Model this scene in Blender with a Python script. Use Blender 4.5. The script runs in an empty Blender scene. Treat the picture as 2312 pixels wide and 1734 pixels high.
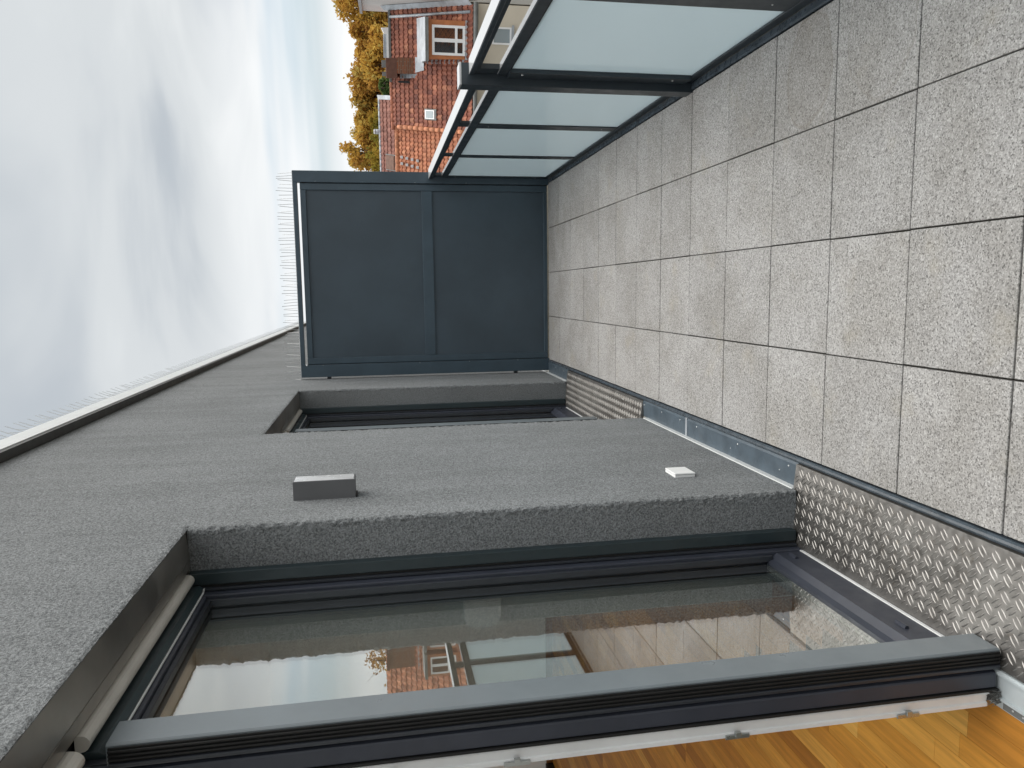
import bpy, bmesh, math, random
from mathutils import Vector, Matrix, noise

random.seed(7)
scene = bpy.context.scene
C = scene.collection

# ------------------------------------------------------------------ camera
cam_d = bpy.data.cameras.new('camera')
cam = bpy.data.objects.new('camera', cam_d)
C.objects.link(cam)
cam_d.sensor_fit = 'HORIZONTAL'
cam_d.sensor_width = 36.0
cam_d.lens = 26.372
cam_d.clip_start = 0.02
cam_d.clip_end = 3000
PITCH, YAW, ROLL, CAMZ = -0.172162, -0.125217, -0.034304, 1.5483
_f = Vector((math.sin(YAW) * math.cos(PITCH), math.cos(YAW) * math.cos(PITCH), math.sin(PITCH)))
_r0 = Vector((math.cos(YAW), -math.sin(YAW), 0))
_u0 = _r0.cross(_f)
_r = _r0 * math.cos(ROLL) + _u0 * math.sin(ROLL)
_u = -_r0 * math.sin(ROLL) + _u0 * math.cos(ROLL)
# the photograph is shown lying on its side: world up points to the picture's left
cx, cy, cz = -_u, _r, -_f
m = Matrix(((cx.x, cy.x, cz.x, 0), (cx.y, cy.y, cz.y, 0), (cx.z, cy.z, cz.z, CAMZ), (0, 0, 0, 1)))
cam.matrix_world = m
scene.camera = cam
scene.render.resolution_x, scene.render.resolution_y = 1024, 768

# ------------------------------------------------------------------ light
SUN_EL, SUN_AZ = 64.0, 63.0          # azimuth from +y towards +x
w = bpy.data.worlds.new('World')
scene.world = w
w.use_nodes = True
nt = w.node_tree
nt.nodes.clear()


def N(t, kind, **kw):
    n = t.nodes.new(kind)
    for k, v in kw.items():
        setattr(n, k, v)
    return n


def ramp(t, fac, stops, interp='EASE'):
    n = N(t, 'ShaderNodeValToRGB')
    n.color_ramp.interpolation = interp
    el = n.color_ramp.elements
    while len(el) < len(stops):
        el.new(0.5)
    for e, (p, c) in zip(el, stops):
        e.position = p
        e.color = (c[0], c[1], c[2], 1) if not isinstance(c, (int, float)) else (c, c, c, 1)
    t.links.new(fac, n.inputs[0])
    return n


def mathn(t, op, a, b=None, clamp=False):
    n = N(t, 'ShaderNodeMath', operation=op, use_clamp=clamp)
    for i, v in enumerate((a, b)):
        if v is None:
            continue
        if isinstance(v, (int, float)):
            n.inputs[i].default_value = v
        else:
            t.links.new(v, n.inputs[i])
    return n.outputs[0]


def mixc(t, fac, a, b, blend='MIX'):
    n = N(t, 'ShaderNodeMix', data_type='RGBA', blend_type=blend)
    for i, v in ((0, fac), (6, a), (7, b)):
        if isinstance(v, (int, float)):
            n.inputs[i].default_value = v
        elif isinstance(v, tuple):
            n.inputs[i].default_value = (v[0], v[1], v[2], 1)
        else:
            t.links.new(v, n.inputs[i])
    return n.outputs[2]


sky = N(nt, 'ShaderNodeTexSky', sky_type='NISHITA', sun_disc=False)
sky.sun_elevation = math.radians(SUN_EL)
sky.sun_rotation = math.radians(SUN_AZ)
sky.air_density = 1.0
sky.dust_density = 2.0
skys = mixc(nt, 1.0, sky.outputs[0], (0.09, 0.09, 0.09), 'MULTIPLY')
tc = N(nt, 'ShaderNodeTexCoord')
sep = N(nt, 'ShaderNodeSeparateXYZ')
nt.links.new(tc.outputs['Generated'], sep.inputs[0])
zc = mathn(nt, 'MAXIMUM', sep.outputs[2], 0.0)
den = mathn(nt, 'ADD', zc, 0.16)
px = mathn(nt, 'DIVIDE', sep.outputs[0], den)
py = mathn(nt, 'DIVIDE', sep.outputs[1], den)
cmb = N(nt, 'ShaderNodeCombineXYZ')
nt.links.new(px, cmb.inputs[0])
nt.links.new(py, cmb.inputs[1])
n1 = N(nt, 'ShaderNodeTexNoise')
n1.inputs['Scale'].default_value = 1.15
n1.inputs['Detail'].default_value = 5
n1.inputs['Roughness'].default_value = 0.47
n1.inputs['Distortion'].default_value = 0.5
nt.links.new(cmb.outputs[0], n1.inputs['Vector'])
n2 = N(nt, 'ShaderNodeTexNoise')
n2.inputs['Scale'].default_value = 0.5
n2.inputs['Detail'].default_value = 4
mp = N(nt, 'ShaderNodeMapping')
mp.inputs['Location'].default_value = (4.3, 1.7, 0)
nt.links.new(cmb.outputs[0], mp.inputs[0])
nt.links.new(mp.outputs[0], n2.inputs['Vector'])
dk = mathn(nt, 'ADD', mathn(nt, 'MULTIPLY', n1.outputs[0], 0.6), mathn(nt, 'MULTIPLY', n2.outputs[0], 0.4))
# cloud deck seen from below: greyer in its thick parts, pale towards the horizon where it thins out
cl = ramp(nt, dk, ((0.36, (0.72, 0.745, 0.755)), (0.48, (0.60, 0.63, 0.65)), (0.60, (0.45, 0.49, 0.53))))
hz = ramp(nt, sep.outputs[2], ((0.0, 1.0), (0.09, 0.92), (0.145, 0.60), (0.22, 0.0)))
pale = mixc(nt, mathn(nt, 'MULTIPLY', n1.outputs[0], 0.9), (0.93, 0.935, 0.93), (0.72, 0.755, 0.79))
deck = mixc(nt, hz.outputs[0], cl.outputs[0], pale)
# thin gap low in the deck where blue shows through
n3 = N(nt, 'ShaderNodeTexNoise')
n3.inputs['Scale'].default_value = 1.0
n3.inputs['Detail'].default_value = 3
mp3 = N(nt, 'ShaderNodeMapping')
mp3.inputs['Scale'].default_value = (1.2, 1.2, 16)
nt.links.new(tc.outputs['Generated'], mp3.inputs[0])
nt.links.new(mp3.outputs[0], n3.inputs['Vector'])
gz = ramp(nt, sep.outputs[2], ((0.03, 0.0), (0.07, 1.0), (0.12, 1.0), (0.165, 0.0)))
gap = mathn(nt, 'MULTIPLY', ramp(nt, n3.outputs[0], ((0.42, 0.0), (0.62, 0.85))).outputs[0], gz.outputs[0])
bluec = mixc(nt, 0.45, skys, (0.66, 0.82, 0.95))
allsky = mixc(nt, gap, deck, bluec)
bg = N(nt, 'ShaderNodeBackground')
bg.inputs[1].default_value = 0.385
nt.links.new(allsky, bg.inputs[0])
wo = N(nt, 'ShaderNodeOutputWorld')
nt.links.new(bg.outputs[0], wo.inputs[0])

sun_d = bpy.data.lights.new('sun', 'SUN')
sun_d.energy = 1.5
sun_d.angle = math.radians(88)
sun_d.color = (1.0, 0.955, 0.90)
sun = bpy.data.objects.new('sun', sun_d)
C.objects.link(sun)
_e, _a = math.radians(SUN_EL), math.radians(SUN_AZ)
to_sun = Vector((math.sin(_a) * math.cos(_e), math.cos(_a) * math.cos(_e), math.sin(_e)))
sun.rotation_euler = to_sun.to_track_quat('Z', 'Y').to_euler()

vs = scene.view_settings
vs.view_transform = 'Standard'
vs.look = 'None'
vs.exposure = 1.6
vs.gamma = 1.0
vs.use_curve_mapping = False
scene.cycles.use_denoising = True
scene.cycles.max_bounces = 10
scene.cycles.glossy_bounces = 6
scene.cycles.transmission_bounces = 8
scene.cycles.diffuse_bounces = 5
scene.cycles.caustics_reflective = False
scene.cycles.caustics_refractive = False


# ------------------------------------------------------------------ materials
def new_mat(name):
    mt = bpy.data.materials.new(name)
    mt.use_nodes = True
    t = mt.node_tree
    b = t.nodes['Principled BSDF']
    return mt, t, b


def coords(t, scale=1.0, kind='Object'):
    c = N(t, 'ShaderNodeTexCoord')
    if scale == 1.0:
        return c.outputs[kind]
    mpn = N(t, 'ShaderNodeMapping')
    mpn.inputs['Scale'].default_value = scale if isinstance(scale, tuple) else (scale,) * 3
    t.links.new(c.outputs[kind], mpn.inputs[0])
    return mpn.outputs[0]


def noise_n(t, vec, scale, detail=2, rough=0.5):
    n = N(t, 'ShaderNodeTexNoise')
    n.inputs['Scale'].default_value = scale
    n.inputs['Detail'].default_value = detail
    n.inputs['Roughness'].default_value = rough
    if vec is not None:
        t.links.new(vec, n.inputs['Vector'])
    return n.outputs[0]


def world_pos(t):
    return N(t, 'ShaderNodeNewGeometry').outputs['Position']


def bump(t, b, height, strength, dist):
    n = N(t, 'ShaderNodeBump')
    n.inputs['Strength'].default_value = strength
    n.inputs['Distance'].default_value = dist
    t.links.new(height, n.inputs['Height'])
    t.links.new(n.outputs[0], b.inputs['Normal'])
    return n


def plain(name, col, rough=0.5, metal=0.0, spec=0.5, var=0.06, vscale=6.0, rvar=0.08, dirt=None):
    """paint or metal with a little unevenness in tone and gloss"""
    mt, t, b = new_mat(name)
    p = world_pos(t)
    a = noise_n(t, p, vscale, 5, 0.6)
    lo = tuple(max(0, c * (1 - var)) for c in col)
    hi = tuple(min(1, c * (1 + var)) for c in col)
    colr = ramp(t, a, ((0.3, lo), (0.7, hi))).outputs[0]
    if dirt:
        d = noise_n(t, p, 3.3, 6, 0.7)
        f = ramp(t, d, ((0.55, 0.0), (0.78, dirt[1]))).outputs[0]
        colr = mixc(t, f, colr, dirt[0])
    t.links.new(colr, b.inputs['Base Color'])
    b.inputs['Metallic'].default_value = metal
    b.inputs['Specular IOR Level'].default_value = spec
    r = ramp(t, noise_n(t, p, vscale * 2.3, 4, 0.6), ((0.25, max(0.02, rough - rvar)), (0.75, min(1, rough + rvar))))
    t.links.new(r.outputs[0], b.inputs['Roughness'])
    return mt


M = {}
M['anthracite'] = plain('anthracite', (0.042, 0.068, 0.090), 0.36, var=0.10)
M['panel'] = plain('panel', (0.043, 0.064, 0.083), 0.44, var=0.14, vscale=1.6)
M['rail_dark'] = plain('rail_dark', (0.026, 0.036, 0.045), 0.36, var=0.1)
M['rail_sky_sheen'] = plain('rail_sky_sheen', (0.50, 0.51, 0.52), 0.20, metal=0.0, spec=0.8, var=0.02, rvar=.03)  # pale tone paints the sky's reflection onto the dark rails
M['frame'] = plain('frame', (0.034, 0.039, 0.054), 0.42, var=0.1)
M['frame_dark'] = plain('frame_dark', (0.026, 0.030, 0.038), 0.38)
M['guide'] = plain('guide', (0.16, 0.185, 0.20), 0.34, var=0.05, spec=.7)
M['rubber'] = plain('rubber', (0.006, 0.006, 0.006), 0.6)
M['guide_teal'] = plain('guide_teal', (0.020, 0.033, 0.038), 0.36)
M['lamp_face_sheen'] = plain('lamp_face_sheen', (0.62, 0.63, 0.64), 0.3, metal=.2, var=.03)  # paler than the lamp body to paint in the sky sheen
M['alu'] = plain('alu', (0.82, 0.83, 0.83), 0.42, metal=0.1, var=0.05)
M['alu_pale'] = plain('alu_pale', (0.60, 0.66, 0.68), 0.45, metal=0.3, var=0.06, dirt=((0.35, 0.36, 0.36), 0.3))
M['soffit'] = plain('soffit', (0.42, 0.40, 0.37), 0.36, metal=0.9, var=0.12, vscale=3)
M['bar'] = plain('bar', (0.60, 0.575, 0.53), 0.5, var=0.06)
M['flashing'] = plain('flashing', (0.070, 0.095, 0.118), 0.40, var=0.16, vscale=9, dirt=((0.15, 0.155, 0.15), 0.35))
M['edge'] = plain('edge', (0.05, 0.065, 0.08), 0.3, var=0.25, vscale=14, dirt=((0.14, 0.13, 0.12), 0.4))
M['white'] = plain('white', (0.76, 0.77, 0.77), 0.4, var=0.03)
M['trim_white'] = plain('trim_white', (0.62, 0.64, 0.64), 0.5, var=0.05, dirt=((0.4, 0.4, 0.38), 0.25))
M['coping'] = plain('coping', (0.60, 0.62, 0.62), 0.45, var=0.05)
M['coping_dark'] = plain('coping_dark', (0.05, 0.05, 0.048), 0.6)
M['screw'] = plain('screw', (0.72, 0.73, 0.73), 0.3, metal=0.8)
M['steel'] = plain('steel', (0.45, 0.47, 0.46), 0.3, metal=0.9)
M['wire'] = plain('wire', (0.52, 0.53, 0.53), 0.4, metal=0.3)
M['lamp_grey'] = plain('lamp_grey', (0.115, 0.117, 0.122), 0.45, var=0.04, spec=.4)
M['int_wall'] = plain('int_wall', (0.84, 0.84, 0.81), 0.85, spec=0.2, var=0.03)
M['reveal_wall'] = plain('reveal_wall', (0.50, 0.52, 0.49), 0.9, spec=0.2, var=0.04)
M['black'] = plain('black', (0.012, 0.012, 0.014), 0.5)
M['brush'] = plain('brush', (0.16, 0.16, 0.15), 0.9, var=0.6, vscale=400)
M['skirting'] = plain('skirting', (0.33, 0.15, 0.045), 0.45, var=0.15, vscale=20)
M['joint'] = plain('joint', (0.05, 0.045, 0.03), 0.95, var=0.5, vscale=30)
M['cream'] = plain('cream', (0.62, 0.56, 0.46), 0.9, spec=0.2, var=0.05, vscale=0.7)
M['cream2'] = plain('cream2', (0.66, 0.66, 0.64), 0.9, spec=0.2, var=0.05, vscale=0.7)
M['zinc'] = plain('zinc', (0.36, 0.39, 0.42), 0.5, metal=0.2, var=0.18, vscale=2.5)
M['zinc_dark'] = plain('zinc_dark', (0.17, 0.175, 0.17), 0.6, var=0.15, vscale=3)
M['dormer_wood'] = plain('dormer_wood', (0.46, 0.17, 0.065), 0.7, var=0.12, vscale=4)
M['win_white'] = plain('win_white', (0.86, 0.86, 0.86), 0.4, var=0.02)
M['hip_tile'] = plain('hip_tile', (0.46, 0.19, 0.10), 0.85, var=0.3, vscale=5)
M['vent_white'] = plain('vent_white', (0.62, 0.64, 0.65), 0.5, var=0.05)
M['ridge_tile'] = plain('ridge_tile', (0.33, 0.12, 0.07), 0.85, var=0.3, vscale=5)
M['hatch'] = plain('hatch', (0.16, 0.09, 0.065), 0.8, var=0.2)
M['bark'] = plain('bark', (0.06, 0.045, 0.03), 0.95, var=0.3, vscale=8)
M['ground'] = plain('ground', (0.20, 0.19, 0.17), 0.95, var=0.3, vscale=0.2)
M['grey_wall'] = plain('grey_wall', (0.30, 0.29, 0.27), 0.9, var=0.1, vscale=0.6)

# dark window pane of far houses
mt, t, b = new_mat('far_pane')
b.inputs['Base Color'].default_value = (0.035, 0.036, 0.042, 1)
b.inputs['Roughness'].default_value = 0.08
M['far_pane'] = mt
mt, t, b = new_mat('far_pane_pale')
b.inputs['Base Color'].default_value = (0.30, 0.35, 0.37, 1)
b.inputs['Roughness'].default_value = 0.15
M['far_pane_pale'] = mt

# clear glass of the doors
mt = bpy.data.materials.new('door_glass')
mt.use_nodes = True
t = mt.node_tree
t.nodes.clear()
lw = N(t, 'ShaderNodeLayerWeight')
lw.inputs[0].default_value = 0.5
sch = mathn(t, 'ADD', mathn(t, 'MULTIPLY', mathn(t, 'POWER', lw.outputs['Facing'], 5.0), 0.957), 0.043)
fac = mathn(t, 'MINIMUM', mathn(t, 'MULTIPLY', sch, 4.4), 0.94)
tr = N(t, 'ShaderNodeBsdfTransparent')
tr.inputs[0].default_value = (0.90, 0.935, 0.91, 1)
gl = N(t, 'ShaderNodeBsdfGlossy')
gl.inputs['Roughness'].default_value = 0.0
gl.inputs[0].default_value = (0.97, 0.985, 0.98, 1)
mx = N(t, 'ShaderNodeMixShader')
t.links.new(fac, mx.inputs[0])
t.links.new(tr.outputs[0], mx.inputs[1])
t.links.new(gl.outputs[0], mx.inputs[2])
o = N(t, 'ShaderNodeOutputMaterial')
t.links.new(mx.outputs[0], o.inputs[0])
M['glass'] = mt

# milky railing glass
mt = bpy.data.materials.new('frosted_glass')
mt.use_nodes = True
t = mt.node_tree
t.nodes.clear()
df = N(t, 'ShaderNodeBsdfDiffuse')
df.inputs[0].default_value = (0.80, 0.90, 0.94, 1)
tl = N(t, 'ShaderNodeBsdfTranslucent')
tl.inputs[0].default_value = (0.85, 0.955, 1.0, 1)
m1 = N(t, 'ShaderNodeMixShader')
m1.inputs[0].default_value = 0.80
t.links.new(df.outputs[0], m1.inputs[1])
t.links.new(tl.outputs[0], m1.inputs[2])
gl = N(t, 'ShaderNodeBsdfGlossy')
gl.inputs['Roughness'].default_value = 0.03
fr = N(t, 'ShaderNodeFresnel')
fr.inputs[0].default_value = 1.3
m2 = N(t, 'ShaderNodeMixShader')
t.links.new(fr.outputs[0], m2.inputs[0])
t.links.new(m1.outputs[0], m2.inputs[1])
t.links.new(gl.outputs[0], m2.inputs[2])
o = N(t, 'ShaderNodeOutputMaterial')
t.links.new(m2.outputs[0], o.inputs[0])
M['frosted'] = mt

# scratched render of the facade
mt, t, b = new_mat('stucco')
p = world_pos(t)
g = noise_n(t, p, 170, 2, 0.6)
g2 = noise_n(t, p, 330, 2, 0.5)
big = noise_n(t, p, 1.4, 4, 0.6)
sm = N(t, 'ShaderNodeMapping')
sm.inputs['Scale'].default_value = (1, 5, 0.6)
t.links.new(p, sm.inputs[0])
streak = noise_n(t, sm.outputs[0], 1.2, 5, 0.6)
c1 = ramp(t, g, ((0.32, (0.115, 0.121, 0.125)), (0.50, (0.212, 0.223, 0.229)), (0.66, (0.30, 0.314, 0.32))))
c2 = ramp(t, mathn(t, 'ADD', mathn(t, 'MULTIPLY', big, 0.5), mathn(t, 'MULTIPLY', streak, 0.5)), ((0.35, 0.88), (0.65, 1.08)))
t.links.new(mixc(t, 1.0, c1.outputs[0], c2.outputs[0], 'MULTIPLY'), b.inputs['Base Color'])
b.inputs['Roughness'].default_value = 0.95
b.inputs['Specular IOR Level'].default_value = 0.15
hh = mathn(t, 'ADD', mathn(t, 'MULTIPLY', g, 0.75), mathn(t, 'MULTIPLY', g2, 0.35))
bump(t, b, hh, 0.9, 0.006)
M['stucco'] = mt

# exposed-grain concrete paving
mt, t, b = new_mat('paving')
p = world_pos(t)
oi = N(t, 'ShaderNodeObjectInfo')
g = noise_n(t, p, 190, 2, 0.6)
v = N(t, 'ShaderNodeTexVoronoi')
v.inputs['Scale'].default_value = 250
t.links.new(p, v.inputs['Vector'])
vs_ = N(t, 'ShaderNodeSeparateColor')
t.links.new(v.outputs['Color'], vs_.inputs[0])
grain = ramp(t, vs_.outputs[0], ((0.0, (0.07, 0.068, 0.066)), (0.18, (0.28, 0.275, 0.27)), (0.55, (0.405, 0.40, 0.392)), (0.88, (0.50, 0.495, 0.487)), (1.0, (0.66, 0.655, 0.65))), 'LINEAR')
c0 = mixc(t, 0.28, grain.outputs[0], ramp(t, g, ((0.3, (0.26, 0.256, 0.25)), (0.7, (0.47, 0.464, 0.455)))).outputs[0])
blot = noise_n(t, p, 2.6, 6, 0.65)
blotf = ramp(t, blot, ((0.35, (0.86, 0.85, 0.83)), (0.62, (1.03, 1.03, 1.03)))).outputs[0]
c0 = mixc(t, 1.0, c0, blotf, 'MULTIPLY')
yel = ramp(t, noise_n(t, p, 4.1, 4, 0.6), ((0.56, 0.0), (0.75, 0.28))).outputs[0]
c0 = mixc(t, yel, c0, (0.40, 0.36, 0.27))
tone = ramp(t, oi.outputs['Random'], ((0.0, 0.82), (1.0, 0.91))).outputs[0]
c0 = mixc(t, 1.0, c0, tone, 'MULTIPLY')
# dried puddle rings near the railing
sp = N(t, 'ShaderNodeSeparateXYZ')
t.links.new(p, sp.inputs[0])
wob = mathn(t, 'MULTIPLY', mathn(t, 'SUBTRACT', noise_n(t, p, 7, 3, 0.5), 0.5), 0.42)


def ring(cx_, cy_, rx, ry, wdt, amt, fill):
    dx = mathn(t, 'DIVIDE', mathn(t, 'SUBTRACT', sp.outputs[0], cx_), rx)
    dy = mathn(t, 'DIVIDE', mathn(t, 'SUBTRACT', sp.outputs[1], cy_), ry)
    d = mathn(t, 'SQRT', mathn(t, 'ADD', mathn(t, 'MULTIPLY', dx, dx), mathn(t, 'MULTIPLY', dy, dy)))
    d = mathn(t, 'ADD', d, wob)
    e = mathn(t, 'ABSOLUTE', mathn(t, 'SUBTRACT', d, 1.0))
    line = mathn(t, 'MULTIPLY', mathn(t, 'SUBTRACT', 1.0, mathn(t, 'DIVIDE', e, wdt), clamp=True), amt)
    ins = mathn(t, 'MULTIPLY', mathn(t, 'LESS_THAN', d, 1.0), fill)
    return mathn(t, 'MAXIMUM', line, ins, clamp=True)


st = mathn(t, 'MAXIMUM', ring(0.77, 2.58, 0.19, 0.14, 0.06, 0.42, 0.17), ring(0.80, 2.18, 0.22, 0.16, 0.05, 0.26, 0.07))
st = mathn(t, 'MAXIMUM', st, ring(0.80, 3.02, 0.17, 0.12, 0.04, 0.25, 0.06))
c0 = mixc(t, st, c0, (0.17, 0.145, 0.115))
t.links.new(c0, b.inputs['Base Color'])
b.inputs['Roughness'].default_value = 0.88
b.inputs['Specular IOR Level'].default_value = 0.25
bump(t, b, g, 0.35, 0.002)
M['paving'] = mt

# checker plate
mt, t, b = new_mat('checker')
p = world_pos(t)
a = noise_n(t, p, 9, 6, 0.7)
cc = ramp(t, a, ((0.3, (0.20, 0.192, 0.18)), (0.52, (0.28, 0.27, 0.257)), (0.75, (0.36, 0.352, 0.337))))
smu = ramp(t, noise_n(t, p, 22, 5, 0.7), ((0.56, 0.0), (0.70, 0.5))).outputs[0]
t.links.new(mixc(t, smu, cc.outputs[0], (0.19, 0.165, 0.135)), b.inputs['Base Color'])
b.inputs['Metallic'].default_value = 0.88
r = ramp(t, noise_n(t, p, 40, 5, 0.6), ((0.3, 0.30), (0.7, 0.48)))
t.links.new(r.outputs[0], b.inputs['Roughness'])
bump(t, b, noise_n(t, p, 500, 2, 0.5), 0.08, 0.0006)
M['checker'] = mt

# parquet
mt, t, b = new_mat('parquet')
oi = N(t, 'ShaderNodeObjectInfo')
p = world_pos(t)
mpn = N(t, 'ShaderNodeMapping')
mpn.inputs['Scale'].default_value = (60, 3.5, 60)
t.links.new(p, mpn.inputs[0])
off = N(t, 'ShaderNodeVectorMath', operation='ADD')
t.links.new(mpn.outputs[0], off.inputs[0])
t.links.new(oi.outputs['Random'], off.inputs[1])
gr = noise_n(t, off.outputs[0], 1.0, 5, 0.65)
base = ramp(t, oi.outputs['Random'], ((0.0, (0.36, 0.135, 0.022)), (0.2, (0.54, 0.225, 0.036)), (0.75, (0.68, 0.31, 0.052)), (1.0, (0.80, 0.43, 0.10))), 'LINEAR')
t.links.new(mixc(t, 1.0, base.outputs[0], ramp(t, gr, ((0.3, 0.80), (0.7, 1.10))).outputs[0], 'MULTIPLY'), b.inputs['Base Color'])
b.inputs['Roughness'].default_value = 0.42
b.inputs['Specular IOR Level'].default_value = 0.35
M['parquet'] = mt


mt, t, b = new_mat('parquet_far')
at = N(t, 'ShaderNodeAttribute', attribute_name='tint')
t.links.new(ramp(t, at.outputs['Fac'], ((0.0, (0.36, 0.135, 0.022)), (0.2, (0.54, 0.225, 0.036)), (0.75, (0.68, 0.31, 0.052)), (1.0, (0.80, 0.43, 0.10))), 'LINEAR').outputs[0], b.inputs['Base Color'])
b.inputs['Roughness'].default_value = 0.42
b.inputs['Specular IOR Level'].default_value = 0.35
M['parquet_far'] = mt


def tile_mat(name, cols):
    mt, t, b = new_mat(name)
    at = N(t, 'ShaderNodeAttribute', attribute_name='tint')
    c = ramp(t, at.outputs['Fac'], [(i / (len(cols) - 1), c) for i, c in enumerate(cols)], 'LINEAR')
    p = world_pos(t)
    l = ramp(t, noise_n(t, p, 3.0, 5, 0.7), ((0.35, 0.72), (0.65, 1.12))).outputs[0]
    t.links.new(mixc(t, 1.0, c.outputs[0], l, 'MULTIPLY'), b.inputs['Base Color'])
    b.inputs['Roughness'].default_value = 0.85
    return mt


M['tile_dark'] = tile_mat('tile_dark', ((0.15, 0.055, 0.040), (0.23, 0.080, 0.052), (0.30, 0.11, 0.068), (0.40, 0.17, 0.10)))
M['tile_bright'] = tile_mat('tile_bright', ((0.26, 0.095, 0.052), (0.36, 0.135, 0.072), (0.43, 0.17, 0.09), (0.50, 0.22, 0.12)))  # brighter copy; on the left roof it paints in the better-lit slope
M['tile_brown'] = tile_mat('tile_brown', ((0.17, 0.072, 0.055), (0.22, 0.095, 0.072), (0.27, 0.12, 0.09), (0.30, 0.14, 0.11)))


def leaf_mat(name, cols):
    mt = bpy.data.materials.new(name)
    mt.use_nodes = True
    t = mt.node_tree
    t.nodes.clear()
    at = N(t, 'ShaderNodeAttribute', attribute_name='tint')
    c = ramp(t, at.outputs['Fac'], [(i / (len(cols) - 1), c) for i, c in enumerate(cols)], 'LINEAR')
    d = N(t, 'ShaderNodeBsdfDiffuse')
    l = N(t, 'ShaderNodeBsdfTranslucent')
    t.links.new(c.outputs[0], d.inputs[0])
    t.links.new(c.outputs[0], l.inputs[0])
    x = N(t, 'ShaderNodeMixShader')
    x.inputs[0].default_value = 0.35
    t.links.new(d.outputs[0], x.inputs[1])
    t.links.new(l.outputs[0], x.inputs[2])
    o = N(t, 'ShaderNodeOutputMaterial')
    t.links.new(x.outputs[0], o.inputs[0])
    return mt


M['leaf_gold'] = leaf_mat('leaf_gold', ((0.34, 0.165, 0.05), (0.52, 0.31, 0.07), (0.60, 0.40, 0.09), (0.50, 0.41, 0.13)))
M['leaf_rust'] = leaf_mat('leaf_rust', ((0.31, 0.155, 0.055), (0.48, 0.26, 0.065), (0.57, 0.35, 0.08), (0.47, 0.36, 0.11)))
M['leaf_olive'] = leaf_mat('leaf_olive', ((0.13, 0.12, 0.03), (0.21, 0.19, 0.04), (0.33, 0.25, 0.045), (0.38, 0.24, 0.045)))
M['leaf_green'] = leaf_mat('leaf_green', ((0.07, 0.115, 0.04), (0.115, 0.18, 0.06), (0.16, 0.23, 0.075), (0.21, 0.26, 0.09)))

# ragged brick of the chimney
mt, t, b = new_mat('old_brick')
br = N(t, 'ShaderNodeTexBrick')
br.inputs['Scale'].default_value = 1.0
br.inputs['Brick Width'].default_value = 0.24
br.inputs['Row Height'].default_value = 0.08
br.inputs['Mortar Size'].default_value = 0.012
br.inputs['Color1'].default_value = (0.24, 0.075, 0.03, 1)
br.inputs['Color2'].default_value = (0.13, 0.05, 0.028, 1)
br.inputs['Mortar'].default_value = (0.20, 0.15, 0.11, 1)
cc = N(t, 'ShaderNodeSeparateXYZ')
p = world_pos(t)
t.links.new(p, cc.inputs[0])
cb = N(t, 'ShaderNodeCombineXYZ')
t.links.new(mathn(t, 'ADD', cc.outputs[0], cc.outputs[1]), cb.inputs[0])
t.links.new(cc.outputs[2], cb.inputs[1])
t.links.new(cb.outputs[0], br.inputs['Vector'])
t.links.new(br.outputs[0], b.inputs['Base Color'])
b.inputs['Roughness'].default_value = 0.9
M['brick'] = mt
M['chimney_cap'] = plain('chimney_cap', (0.135, 0.062, 0.042), 0.85, var=0.2)


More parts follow.
